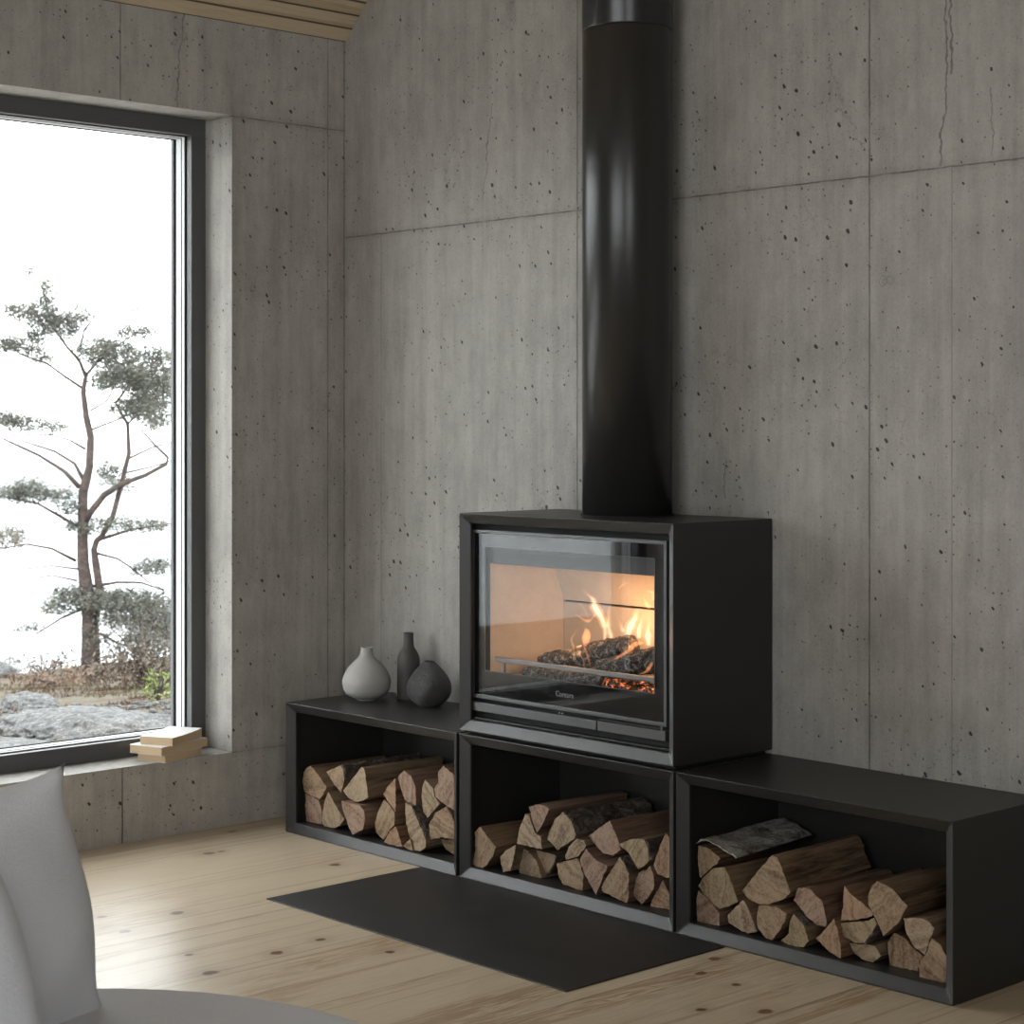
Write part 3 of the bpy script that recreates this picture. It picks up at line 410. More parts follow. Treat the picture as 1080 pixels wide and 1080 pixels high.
# back wall (gable)
bm = bmesh.new()
zt = lambda x: EAVE + .012 + min(x, XR - x)
prof = [(-.3, 0), (XR + .3, 0), (XR + .3, EAVE), (XR, zt(XR)), (XR/2, zt(XR/2)), (0, zt(0)), (-.3, EAVE)]
def gable(y0, y1, hole=None):
    bm = bmesh.new()
    if hole is None:
        a = [bm.verts.new((x, y0, z)) for x, z in prof]; c = [bm.verts.new((x, y1, z)) for x, z in prof]
        bm.faces.new(a); bm.faces.new(c)
        for i in range(len(a)): j = (i+1) % len(a); bm.faces.new((a[i], a[j], c[j], c[i]))
    else:
        hx0, hx1, hz0, hz1 = hole
        box(bm, (-.3, y0, 0), (hx0, y1, EAVE)); box(bm, (hx1, y0, 0), (XR+.3, y1, EAVE))
        box(bm, (hx0, y0, 0), (hx1, y1, hz0))
        p = [(hx0, hz1), (hx1, hz1), (hx1, EAVE), (XR, EAVE), (XR/2, zt(XR/2)), (0, EAVE), (hx0, EAVE)]
        a = [bm.verts.new((x, y0, z)) for x, z in p]; c = [bm.verts.new((x, y1, z)) for x, z in p]
        bm.faces.new(a); bm.faces.new(c)
        for i in range(len(a)): j = (i+1) % len(a); bm.faces.new((a[i], a[j], c[j], c[i]))
    return bm
structure(link('wall_back', gable(0, .3), CONC_BACK))
structure(link('wall_front', gable(YF - .3, YF, (1.8, 4.8, .2, 2.2)), CONC))
# left wall with the big window opening
WY0, WY1, WZ0, WZ1 = -2.03, -.3949, .2003, 1.9581
bm = bmesh.new()
box(bm, (-.3, YF, 0), (0, WY0, EAVE + .012)); box(bm, (-.3, WY1, 0), (0, 0, EAVE + .012))
box(bm, (-.3, WY0, 0), (0, WY1, WZ0)); box(bm, (-.3, WY0, WZ1), (0, WY1, EAVE + .012))
structure(link('wall_left', bm, CONC_LEFT))
bm = bmesh.new()
box(bm, (XR, YF, 0), (XR + .3, -4.45, EAVE + .012)); box(bm, (XR, -2.95, 0), (XR + .3, 0, EAVE + .012))
box(bm, (XR, -4.45, 0), (XR + .3, -2.95, .2)); box(bm, (XR, -4.45, 2.2), (XR + .3, -2.95, EAVE + .012))
structure(link('wall_right', bm, CONC))
# sloping boarded ceiling, each half a slab
bm = bmesh.new()
def slab(xa, za, xb, zb, t=.12):
    v = [bm.verts.new(p) for p in ((xa, YF, za), (xb, YF, zb), (xb, 0, zb), (xa, 0, za), (xa, YF, za+t), (xb, YF, zb+t), (xb, 0, zb+t), (xa, 0, za+t))]
    for f in ((0,3,2,1),(4,5,6,7),(0,1,5,4),(1,2,6,5),(2,3,7,6),(3,0,4,7)): bm.faces.new([v[i] for i in f])
slab(0, EAVE, XR/2, EAVE + XR/2); slab(XR/2, EAVE + XR/2, XR, EAVE)
structure(link('ceiling', bm, CEIL))

# ---- window 1 (left wall)
def rect_frame(bm, x0, x1, ya, yb, za, zb, w):
    """rectangular ring in the y-z plane, x from x0 to x1, ring width w"""
    box(bm, (x0, ya, za), (x1, yb, za + w)); box(bm, (x0, ya, zb - w), (x1, yb, zb))
    box(bm, (x0, ya, za + w), (x1, ya + w, zb - w)); box(bm, (x0, yb - w, za + w), (x1, yb, zb - w))
w1 = bpy.data.objects.new('window_1', None); COL.objects.link(w1); structure(w1)
w1['label'] = 'large fixed window in a deep concrete opening with dark grey frame'
bm = bmesh.new(); rect_frame(bm, -.235, -.128, WY0, WY1, WZ0, WZ1, .047); bevel(link('window_frame', bm, FRAME, w1), .0015)
WI = .047
for k, (xa, xb, m, nm, w) in enumerate(((-.160, -.152, RUBBER, 'gasket', .0015), (-.1725, -.160, SPACER, 'pane_spacer', .003), (-.175, -.1725, RUBBER, 'gasket', .0034),
                                     (-.199, -.175, SPACER, 'pane_spacer', .0045), (-.213, -.199, RUBBER, 'gasket', .0055))):
    bm = bmesh.new(); rect_frame(bm, xa, xb, WY0 + WI, WY1 - WI, WZ0 + WI, WZ1 - WI, w); link(nm, bm, m, w1)
for xa in (-.173, -.203):
    bm = bmesh.new(); box(bm, (xa - .003, WY0 + WI + .004, WZ0 + WI + .004), (xa, WY1 - WI - .004, WZ1 - WI - .004)); link('glass_pane', bm, GLASS, w1)
# ---- fill window, unseen, added behind the camera to lift the room light
w2 = bpy.data.objects.new('fill_window_front', None); COL.objects.link(w2); structure(w2)
bm = bmesh.new()
for a, c in (((1.8, YF-.2, .2), (4.8, YF-.1, .26)), ((1.8, YF-.2, 2.14), (4.8, YF-.1, 2.2)), ((1.8, YF-.2, .26), (1.86, YF-.1, 2.14)), ((4.74, YF-.2, .26), (4.8, YF-.1, 2.14))): box(bm, a, c)
link('window_frame', bm, FRAME, w2)
bm = bmesh.new(); box(bm, (1.86, YF-.16, .26), (4.74, YF-.155, 2.14)); link('glass_pane', bm, GLASS, w2)
w3 = bpy.data.objects.new('fill_window_right', None); COL.objects.link(w3); structure(w3)  # another unseen window, added so the left wall gets more light
bm = bmesh.new()
for a, c in (((XR+.1, -4.45, .2), (XR+.2, -2.95, .26)), ((XR+.1, -4.45, 2.14), (XR+.2, -2.95, 2.2)), ((XR+.1, -4.45, .26), (XR+.2, -4.39, 2.14)), ((XR+.1, -3.01, .26), (XR+.2, -2.95, 2.14))): box(bm, a, c)
link('window_frame', bm, FRAME, w3)
bm = bmesh.new(); box(bm, (XR+.145, -4.39, .26), (XR+.15, -3.01, 2.14)); link('glass_pane', bm, GLASS, w3)

# ================================================================== HEARTH PLATE
bm = bmesh.new(); box(bm, (.7445, -.8108, 0), (1.7385, -.3405, .0025))
tag(bevel(link('hearth_plate', bm, SHEET), .0008, 1), 'thin black steel hearth plate lying on the pine floor before the stove', 'hearth plate')

# ================================================================== BENCH BOXES AND STOVE
BY0, BY1, BH = -.3389, -.004, .3509
BV, BS = .026, .016           # mitred bezel: width and set-back
def bezel(bm, x0, x1, z0, z1, y, bv=BV, bs=BS, lip=.006):
    O = [(x0, y, z0), (x1, y, z0), (x1, y, z1), (x0, y, z1)]
    I = [(x0+bv, y+bs, z0+bv), (x1-bv, y+bs, z0+bv), (x1-bv, y+bs, z1-bv), (x0+bv, y+bs, z1-bv)]
    J = [(p[0], p[1] + lip, p[2]) for p in I]
    K = [(x0, y + bs + lip, z0), (x1, y + bs + lip, z0), (x1, y + bs + lip, z1), (x0, y + bs + lip, z1)]
    O, I, J, K = [[bm.verts.new(p) for p in q] for q in (O, I, J, K)]
    for i in range(4):
        j = (i+1) % 4
        bm.faces.new((O[i], O[j], I[j], I[i])); bm.faces.new((I[i], I[j], J[j], J[i]))
        bm.faces.new((K[i], K[j], O[j], O[i]))
def open_box(name, label, cat, x0, x1, z0, z1, back=True, t=.0255, tw=.016):
    e = thing(name, label, cat, ((x0+x1)/2, (BY0+BY1)/2, z0))
    yb = BY0 + BS + .006
    bm = bmesh.new()
    box(bm, (x0, yb, z0), (x1, BY1, z0 + t)); box(bm, (x0, yb, z1 - tw), (x1, BY1, z1))
    box(bm, (x0, yb, z0 + t), (x0 + tw, BY1, z1 - tw)); box(bm, (x1 - tw, yb, z0 + t), (x1, BY1, z1 - tw))
    rel(link('casing', bm, BLACK, e))
    bm = bmesh.new(); bezel(bm, x0, x1, z0, z1, BY0); rel(bevel(link('front_frame', bm, BLACK, e), .0026, 3))
    if back:
        bm = bmesh.new(); box(bm, (x0 + tw, BY1 - .006, z0 + t), (x1 - tw, BY1 - .001, z1 - tw)); rel(link('back_panel', bm, BLACK, e))
    return e
XB = [(.1714, .8752), (.8854, 1.5890), (1.5966, 2.3031)]
LBL = ['open black steel firewood box with three vases on top, nearest the window',
       'open black steel firewood box directly underneath the stove',
       'open black steel firewood box at the right, nothing on top of it']
for (x0, x1), l in zip(XB, LBL):
    open_box('firewood_box', l, 'firewood box', x0, x1, .0015 if x0 > .2 else .0, BH)['group'] = 'row of open firewood boxes'

# ---- stove
SX0, SX1, SZ0, SZ1 = .8854, 1.5890, .3607, .8882
st = open_box('wood_stove', 'matt black box-shaped wood stove with a wide glass door and a burning fire', 'stove', SX0, SX1, SZ0, SZ1, True, .02, .012)
def part(name, bm, mat, parent=None, **k): 
    o = link(name, bm, mat, parent or st, **k)
    return rel(o) if parent is None else o
bm = bmesh.new(); box(bm, (SX0 + .012, BY0 + .02, BH + .0008), (SX1 - .012, BY1 - .01, SZ0)); part('plinth', bm, SOOT)
# door: empty-free; the door frame carries glass, print, lettering
GY = -.309
door = None
bm = bmesh.new()
fx0, fx1, fz0, fz1 = .8979, 1.5580, .4393, .8480
fx1 = 1.5460
def yframe(bm, x0, x1, z0, z1, y0, y1, w):
    box(bm, (x0, y0, z0), (x1, y1, z0 + w)); box(bm, (x0, y0, z1 - w), (x1, y1, z1))
    box(bm, (x0, y0, z0 + w), (x0 + w, y1, z1 - w)); box(bm, (x1 - w, y0, z0 + w), (x1, y1, z1 - w))
yframe(bm, fx0, fx1, fz0, fz1, GY - .004, GY + .012, .0085)
door = part('door', bm, SATIN); bevel(door, .001)
def sub(name, bm, mat, parent):
    return link(name, bm, mat, parent)
bm = bmesh.new(); box(bm, (fx0 + .0085, GY, fz0 + .0085), (fx1 - .0085, GY + .004, fz1 - .0085)); sub('glass_pane', bm, STOVE_GLASS, door)
# black print on the inside of the glass, open in the middle
cx0, cx1, cz0, cz1 = .9435, 1.5030, .5075, .8065
bm = bmesh.new(); 
box(bm, (fx0+.0085, GY+.0045, fz0+.0085), (fx1-.0085, GY+.0055, cz0)); box(bm, (fx0+.0085, GY+.0045, cz1), (fx1-.0085, GY+.0055, fz1-.0085))
box(bm, (fx0+.0085, GY+.0045, cz0), (cx0, GY+.0055, cz1)); box(bm, (cx1, GY+.0045, cz0), (fx1-.0085, GY+.0055, cz1))
sub('printed_border', bm, FRIT, door)
bm = bmesh.new(); yframe(bm, cx0 - .001, cx1 + .001, cz0 - .0012, cz1 + .001, GY + .0035, GY + .0056, .0012); 
for f in bm.faces: pass
sub('border_edge', bm, SATIN, door)
# lettering under the opening
cu = bpy.data.curves.new('lettering', 'FONT'); cu.body = 'Contura'; cu.size = .0175; cu.extrude = .0002; cu.align_x = 'CENTER'
tmp = bpy.data.objects.new('tmp', cu); COL.objects.link(tmp)
bpy.context.view_layer.update()
me = bpy.data.meshes.new_from_object(tmp.evaluated_get(bpy.context.evaluated_depsgraph_get()))
bpy.data.objects.remove(tmp)
me.materials.clear(); me.materials.append(simple('lettering_grey', (.22, .22, .23), .4))
me.transform(Matrix.Translation((1.2235, GY - .0005, .4715)) @ Matrix.Rotation(math.pi/2, 4, 'X'))
lt = bpy.data.objects.new('lettering', me); COL.objects.link(lt); lt.parent = door;
lt['label'] = 'grey lettering on the black glass'
# hinge pin at the lower right of the door
bm = bmesh.new(); box(bm, (fx1 - .018, GY - .004, fz0 - .010), (fx1 - .012, GY + .004, fz0)); sub('hinge', bm, SATIN, door)
# bars under the door
bm = bmesh.new(); box(bm, (.9005, GY - .006, .4085), (1.3315, GY + .012, .4300)); part('air_control_bar', bm, SATIN); bevel(st.children[-1], .0012)
bm = bmesh.new(); box(bm, (1.3355, GY - .006, .4085), (1.5440, GY + .012, .4300)); part('door_handle', bm, SATIN); bevel(st.children[-1], .0012)
bm = bmesh.new(); box(bm, (1.3355, GY - .004, .4330), (1.5300, GY + .004, .4342)); box(bm, (1.3355, GY - .004, .4300), (1.3367, GY + .004, .4342)); part('handle_trim', bm, SATIN)
for k, xx in enumerate((1.2080, 1.2180)):
    bm = bmesh.new(); bmesh.ops.create_uvsphere(bm, u_segments=10, v_segments=6, radius=.0018)
    bmesh.ops.translate(bm, verts=bm.verts, vec=(xx, GY - .002, .4335)); part('indicator_pin', bm, SPACER)
# stepped recess behind the bars and around the door
bm = bmesh.new()
box(bm, (SX0 + .012, GY + .012, SZ0 + .02), (SX1 - .012, GY + .016, .500)); 
box(bm, (SX0 + .012, GY + .012, .812), (SX1 - .012, GY + .016, SZ1 - .012))
box(bm, (SX0 + .012, GY + .012, .500), (.938, GY + .016, .812)); box(bm, (1.508, GY + .012, .500), (SX1 - .012, GY + .016, .812))
part('inner_face', bm, SOOT)
bm = bmesh.new(); box(bm, (SX0 + .03, GY - .006, .3885), (SX1 - .03, GY + .012, .3925)); part('shelf_lip', bm, BLACK)
# fire chamber
VERM = NB('vermiculite_lining')
_p = VERM.pos(); _a = VERM.noise(_p, 18, 5, .65)[0]; _b = VERM.noise(_p, 260, 2)[0]
VERM.col(VERM.mix(VERM.math('ADD', VERM.math('MULTIPLY', _a, .75), VERM.math('MULTIPLY', _b, .25)), (.42, .34, .26), (.74, .64, .52)))
VERM.rough(.9); VERM.bump(_b, .3, .001); VERM = VERM.m
CY = GY + .016
def prism(bm, poly, z0, z1, mi=0):
    a = [bm.verts.new((x, y, z0)) for x, y in poly]; c = [bm.verts.new((x, y, z1)) for x, y in poly]
    bm.faces.new(a); bm.faces.new(c)
    for i in range(len(a)): j = (i+1) % len(a); bm.faces.new((a[i], a[j], c[j], c[i])).material_index = mi
bm = bmesh.new(); prism(bm, [(.948, CY + .001), (1.0, -.095), (.99, -.075), (.930, CY + .001)], .490, .86); part('lining_panel', bm, VERM)
bm = bmesh.new(); prism(bm, [(1.5215, CY + .001), (1.470, -.095), (1.48, -.075), (1.540, CY + .001)], .490, .86); part('lining_panel', bm, VERM)
bm = bmesh.new(); box(bm, (.99, -.092, .490), (1.48, -.075, .664)); part('lining_panel', bm, VERM)
bm = bmesh.new()
pp = [(-.092, .6695), (-.124, .76), (-.17, .86), (-.150, .86), (-.107, .76), (-.076, .6695)]
a = [bm.verts.new((.992, y, z)) for y, z in pp]; c = [bm.verts.new((1.478, y, z)) for y, z in pp]
bm.faces.new(a); bm.faces.new(c)
for i in range(6): j = (i+1) % 6; bm.faces.new((a[i], a[j], c[j], c[i]))
part('baffle_panel', bm, VERM)
bm = bmesh.new(); box(bm, (.985, -.0745, .490), (1.485, -.070, .70)); part('rear_plate', bm, SOOT)
bm = bmesh.new(); box(bm, (.93, CY, .480), (1.54, -.075, .490)); part('firebox_floor', bm, SOOT)
bm = bmesh.new(); box(bm, (.925, CY, .86), (1.545, -.075, .866)); part('firebox_roof', bm, VERM)
# inner lip seen above and left of the opening
bm = bmesh.new(); box(bm, (.930, CY + .0005, .7665), (1.540, CY + .006, .83)); box(bm, (.930, CY + .0005, .49), (.9480, CY + .006, .7665)); part('inner_lip', bm, simple('grey_cast_iron', (.03, .032, .035), .5))
# log guard
IRON = simple('steel_guard_rail', (.20, .19, .19), .45, .5)
bm = bmesh.new(); box(bm, (.960, -.290, .5285), (1.520, -.282, .5405)); lg = part('log_guard', bm, IRON); bevel(lg, .002)
for xx in (.990, 1.49):
    bm = bmesh.new(); box(bm, (xx - .004, -.289, .490), (xx + .004, -.283, .5285)); link("post", bm, IRON, lg)

# ---- flue
PX, PY, PR = 1.237, -.1140, .1075
e = thing('flue_pipe', 'wide matt black round flue pipe rising from the stove top to the ceiling', 'flue pipe', (PX, PY, SZ1))
PIPE = NB('black_flue_paint'); PIPE.col((.022, .0215, .021)); PIPE.rough(.28); PIPE.bump(PIPE.noise(PIPE.pos(), 700, 2)[0], .12, .0005); PIPE = PIPE.m
bm = bmesh.new(); lathe(bm, [(PR, SZ1 + .001), (PR, 2.036), (PR - .002, 2.039)], 96, (PX, PY)); rel(link('lower_pipe', bm, PIPE, e, smooth=False))
bm = bmesh.new(); lathe(bm, [(PR - .001, 2.039), (PR + .0006, 2.043), (PR + .0006, 3.38)], 96, (PX, PY)); rel(link('upper_pipe', bm, PIPE, e))
for o in e.children:
    for p in o.data.polygons:
        if len(p.vertices) == 4: p.use_smooth = True
bm = bmesh.new(); lathe(bm, [(PR + .004, SZ1), (PR + .004, SZ1 + .002), (PR, SZ1 + .002)], 96, (PX, PY)); rel(link('collar', bm, SOOT, e))

# ================================================================== FIREWOOD
TONES = {'tan': ((.37, .27, .18), (.235, .157, .10)), 'pale': ((.40, .31, .215), (.25, .18, .12)), 'pink': ((.37, .262, .195), (.235, .15, .108)),
         'orange': ((.39, .265, .175), (.25, .153, .096)), 'yellow': ((.38, .295, .19), (.235, .168, .10))}
def end_mat(k):
    b = NB('cut_wood_' + k); P = b.pos(); rn = b.n.new('ShaderNodeObjectInfo').outputs['Random']
    Q = b.vmath('ADD', P, b.comb(rn, rn, rn))
    ang = b.math('MULTIPLY', rn, 6.28); s = b.sep(P)
    d = b.math('ADD', b.math('MULTIPLY', s[0], b.math('COSINE', ang)), b.math('MULTIPLY', s[2], b.math('SINE', ang)))
    w = b.noise(Q, 22, 3, .6)[0]
    st_ = b.noise(b.comb(b.math('MULTIPLY_ADD', w, .35, b.math('MULTIPLY', d, 9.0)), rn, 0.0), 11, 3, .6)[0]
    f = b.noise(Q, 150, 5, .8)[0]; m = b.noise(Q, 28, 4, .65)[0]
    v = b.math('ADD', b.math('MULTIPLY', st_, .45), b.math('ADD', b.math('MULTIPLY', f, .45), b.math('MULTIPLY', m, .30)))
    hi, lo = TONES[k]
    c = b.ramp(v, [(.42, tuple(x * .35 for x in lo)), (.53, lo), (.64, hi), (.8, tuple(min(1, x * 1.15) for x in hi))])
    b.col(c); b.rough(.85); b.b.inputs['Specular IOR Level'].default_value = .2
    b.bump(b.math('ADD', st_, f), .6, .003); return b.m
def side_mat(k):
    b = NB('split_wood_' + k); P = b.pos(); rn = b.n.new('ShaderNodeObjectInfo').outputs['Random']
    Q = b.vmath('ADD', b.vmath('MULTIPLY', P, (1, .06, 1)), b.comb(rn, rn, rn))
    f = b.noise(Q, 130, 4, .7)[0]; m = b.noise(Q, 20, 3, .6)[0]
    v = b.math('ADD', b.math('MULTIPLY', f, .5), b.math('MULTIPLY', m, .5))
    hi, lo = TONES[k]
    b.col(b.ramp(v, [(.36, tuple(x * .25 for x in lo)), (.5, (lo[0]*.85, lo[1]*.80, lo[2]*.76)), (.66, (hi[0]*.76, hi[1]*.72, hi[2]*.68))]))
    b.rough(.85); b.b.inputs['Specular IOR Level'].default_value = .2
    b.bump(v, .9, .006); return b.m
MEND = {k: end_mat(k) for k in TONES}; MSIDE = {k: side_mat(k) for k in TONES}
def bark_mat(name, a, c, d, sc=30):
    b = NB(name); P = b.pos(); v = b.vmath('MULTIPLY', P, (1, .7, 1))
    n1 = b.noise(v, sc, 6, .75, .6)[0]; n2 = b.noise(v, sc * 4, 4, .7)[0]
    t = b.math('ADD', b.math('MULTIPLY', n1, .7), b.math('MULTIPLY', n2, .3))
    b.col(b.ramp(t, [(.38, a), (.50, c), (.62, d)])); b.rough(.9); b.bump(t, 1.0, .012); return b.m
BARK = bark_mat('rough_dark_bark', (.02, .015, .012), (.085, .065, .05), (.24, .21, .18))
BIRCHM = bark_mat('white_birch_bark', (.05, .032, .022), (.30, .27, .235), (.52, .50, .46), 22)

def ring_points(poly, rnd, seg=.006):
    out = []
    n = len(poly)
    for i in range(n):
        a = Vector(poly[i]); b_ = Vector(poly[(i+1) % n]); L = (b_ - a).length
        k = max(1, int(L / seg))
        nrm = Vector((-(b_ - a).y, (b_ - a).x)).normalized() if L > 0 else Vector((0, 0))
        for j in range(k):
            t = j / k; p = a.lerp(b_, t)
            j_ = rnd.uniform(-.0011, .0011) if j else 0
            out.append((p + nrm * j_, i))
    return out
def make_log(poly, y0, length, tone, bark, drift, seed, zfloor):
    rnd = random.Random(seed)
    area = sum(poly[i][0]*poly[(i+1)%len(poly)][1] - poly[(i+1)%len(poly)][0]*poly[i][1] for i in range(len(poly)))
    cx = sum(p[0] for p in poly)/len(poly); cz = sum(p[1] for p in poly)/len(poly)
    R = ring_points([(x - cx, z - cz) for x, z in poly], rnd)
    length = min(length, -.012 - y0)
    N = 9; bm = bmesh.new(); rings = []
    ph = rnd.uniform(0, 50); dx, dz = drift; bow = rnd.uniform(-.003, .003)
    for r in range(N):
        t = r/(N-1); y = t*length; ring = []
        for p, i in R:
            q = Vector((p.x, p.y)); L = q.length or 1
            w = noise.noise(Vector((q.x*45 + ph, y*7, q.y*45))) * .0028 * min(1, t*4)
            q = q * (1 - .035*t) + q/L*w*1.0 - q/L*.001*t
            x = q.x + dx*t + bow*math.sin(math.pi*t); z = q.y + dz*t
            z = max(z, zfloor - cz)
            yy = y + (rnd.uniform(-.001, .001) if r in (0,) else 0) + (rnd.uniform(-.004, .004) if r == N-1 else 0)
            ring.append(bm.verts.new((x, yy, z)))
        rings.append(ring)
    n = len(R)
    for a, c in zip(rings, rings[1:]):
        for k in range(n):
            f = bm.faces.new((a[k], a[(k+1)%n], c[(k+1)%n], c[k])); f.material_index = 0; f.smooth = True
    f0 = bm.faces.new(rings[0]); f0.material_index = 1
    f1 = bm.faces.new(rings[-1]); f1.material_index = 1
    sharp = [e for e in f0.edges] + [e for e in f1.edges]
    bmesh.ops.recalc_face_normals(bm, faces=bm.faces)
    bmesh.ops.triangulate(bm, faces=[f0, f1])
    for e_ in bm.edges:
        if len(e_.link_faces) == 2 and e_.calc_face_angle(0) > math.radians(28): e_.smooth = False
    o = link('firewood_log', bm, [MSIDE[tone], MEND[tone]], recalc=False)
    o.location = (cx, y0, cz)
    if bark:
        pts = []
        for (p, i) in R:
            if bark[0] <= i < bark[1]: pts.append(p)
        # append the closing corner
        last = Vector((poly[bark[1] % len(poly)][0]-cx, poly[bark[1] % len(poly)][1]-cz)); pts.append(last)
        sheet(o, 'bark', pts, length, BARK, rnd, .0045)
    return o
def sheet(parent, name, pts, length, mat, rnd, th, drift=(0, 0), lift=None):
    bm = bmesh.new(); M = 14; inner = []; outer = []
    n = len(pts)
    for k, p in enumerate(pts):
        a = pts[max(k-1, 0)]; c = pts[min(k+1, n-1)]
        d = (c - a).normalized(); nr = Vector((-d.y, d.x))
        if lift is None and nr.dot(p) < 0: nr = -nr
        ri, ro = [], []
        for r in range(M):
            t = r/(M-1); y = t*length*.985 + .002
            h = th*(.7 + 1.0*noise.noise(Vector((p.x*60, y*28, p.y*60 + 3))))
            sc = 1 - .03*t
            base = Vector((p.x*sc + drift[0]*t, p.y*sc + drift[1]*t))
            edge = .004*noise.noise(Vector((p.x*80, p.y*80, 9))) if r in (0, M-1) else 0
            ri.append(bm.verts.new((base.x, y+edge, base.y)))
            q = base + nr*max(h, .0012); ro.append(bm.verts.new((q.x, y+edge, q.y)))
        inner.append(ri); outer.append(ro)
    for k in range(n-1):
        for r in range(M-1):
            bm.faces.new((inner[k][r], inner[k][r+1], inner[k+1][r+1], inner[k+1][r]))
            bm.faces.new((outer[k][r], outer[k+1][r], outer[k+1][r+1], outer[k][r+1]))
        for r in (0, M-1): bm.faces.new((inner[k][r], inner[k+1][r], outer[k+1][r], outer[k][r]))
    for k in (0, n-1):
        for r in range(M-1): bm.faces.new((inner[k][r], outer[k][r], outer[k][r+1], inner[k][r+1]))
    o = link(name, bm, mat, parent, smooth=False)
    return o
GROUPS = {'left': 'firewood logs in the box nearest the window', 'middle': 'firewood logs in the box underneath the stove', 'right': 'firewood logs in the right-hand box'}
LIM = {'left': XB[0], 'middle': XB[1], 'right': XB[2]}
for i, (g, y0, poly, bark, tone, ln, dr, lab) in enumerate(LOGS):
    lo, hi = LIM[g][0] + .0175, LIM[g][1] - .0175
    poly = [(min(max(x, lo), hi), max(z, .0265)) for x, z in poly]
    is_birch = 'birch' in lab and 'wrapped' in lab
    o = make_log(poly, y0, ln, tone, None if is_birch else bark, dr, 100 + i, .0262)
    tag(o, lab, 'firewood log', GROUPS[g])
    if is_birch:
        c = o.location
        pts = []
        for k in range(len(BIRCH)-1):
            a = Vector((BIRCH[k][0]-c.x, BIRCH[k][1]-c.z)); b_ = Vector((BIRCH[k+1][0]-c.x, BIRCH[k+1][1]-c.z))
            for j in range(3): pts.append(a.lerp(b_, j/3))
        pts.append(b_)
        bk = sheet(o, 'bark', pts, .265, BIRCHM, random.Random(5), .004, (0.0, .012), lift=True)
        bk['label'] = 'peeling white birch bark with dark patches'

# ================================================================== FIRE
CHAR = bark_mat('charred_wood', (.005, .004, .004), (.05, .047, .045), (.42, .39, .36), 60)
ASH = bark_mat('ash_and_coals', (.01, .01, .01), (.10, .09, .085), (.42, .40, .38), 90)
nb = NB('glowing_coals'); P = nb.pos(); v = nb.noise(P, 75, 3, .6)[0]
nb.col(nb.ramp(nb.noise(P, 120, 3)[0], [(.4, (.01, .01, .01)), (.6, (.3, .28, .27))]))
nb.rough(.9)
nb.link(nb.ramp(v, [(.56, (0, 0, 0)), (.64, (1, .18, .04)), (.74, (1, .6, .3))]), nb.b.inputs['Emission Color'])
nb.b.inputs['Emission Strength'].default_value = 1.6
COALS = nb.m
def charred(label, a, b_, r0, r1, seed, mat=CHAR):
    rnd = random.Random(seed); bm = bmesh.new(); a = Vector(a); b_ = Vector(b_); n = 22; rings = []
    d = (b_-a).normalized(); s = d.cross(Vector((0, 0, 1))).normalized(); t_ = s.cross(d)
    for i in range(25):
        t = i/24; c = a.lerp(b_, t); r = r0 + (r1-r0)*t; ring = []
        if i in (0, 24): r *= .8
        for k in range(n):
            w = 2*math.pi*k/n; dr_ = s*math.cos(w) + t_*math.sin(w)
            p = c + dr_*r
            # cross-checked charcoal blocks
            cell = noise.cell(Vector((t*(b_-a).length/.021 + .5*noise.noise(p*60), w*1.6 + seed, 0)))
            q = dr_*r*(.16*noise.noise(p*70 + Vector((seed, 0, 0))) + .10*(cell-.5))
            ring.append(bm.verts.new(p + q))
        rings.append(ring)
    for x, y in zip(rings, rings[1:]):
        for k in range(n): bm.faces.new((x[k], x[(k+1)%n], y[(k+1)%n], y[k]))
    bm.faces.new(rings[0]); bm.faces.new(rings[-1])
    return tag(link('burning_log', bm, mat), label, 'burning log', 'charred logs in the stove')
charred('charred log with checked bark lying left in the fire', (1.045, -.215, .5260), (1.300, -.155, .5800), .021, .036, 3)
charred('smoother charred log at the right of the fire', (1.262, -.235, .5320), (1.490, -.180, .5820), .022, .036, 8)
charred('ash-grey flat log lying low behind the guard rail', (1.04, -.262, .5080), (1.30, -.262, .5090), .0155, .017, 12, ASH)
# coal bed
bm = bmesh.new(); rnd = random.Random(4)
for k in range(190):
    r = rnd.uniform(.004, .010); x = rnd.uniform(.985, 1.49); y = rnd.uniform(-.272, -.115); z = .4905 + r*.6 + rnd.uniform(0, .008)
    res = bmesh.ops.create_icosphere(bm, subdivisions=1, radius=r)
    for v_ in res['verts']:
        v_.co = Vector((v_.co.x*rnd.uniform(.8, 1.5), v_.co.y*rnd.uniform(.8, 1.3), max(v_.co.z*.8, -r*.6))) + Vector((x, y, z))
tag(link('coal_bed', bm, COALS), 'glowing coals and ash heaped on the firebox floor', 'embers', kind='stuff')
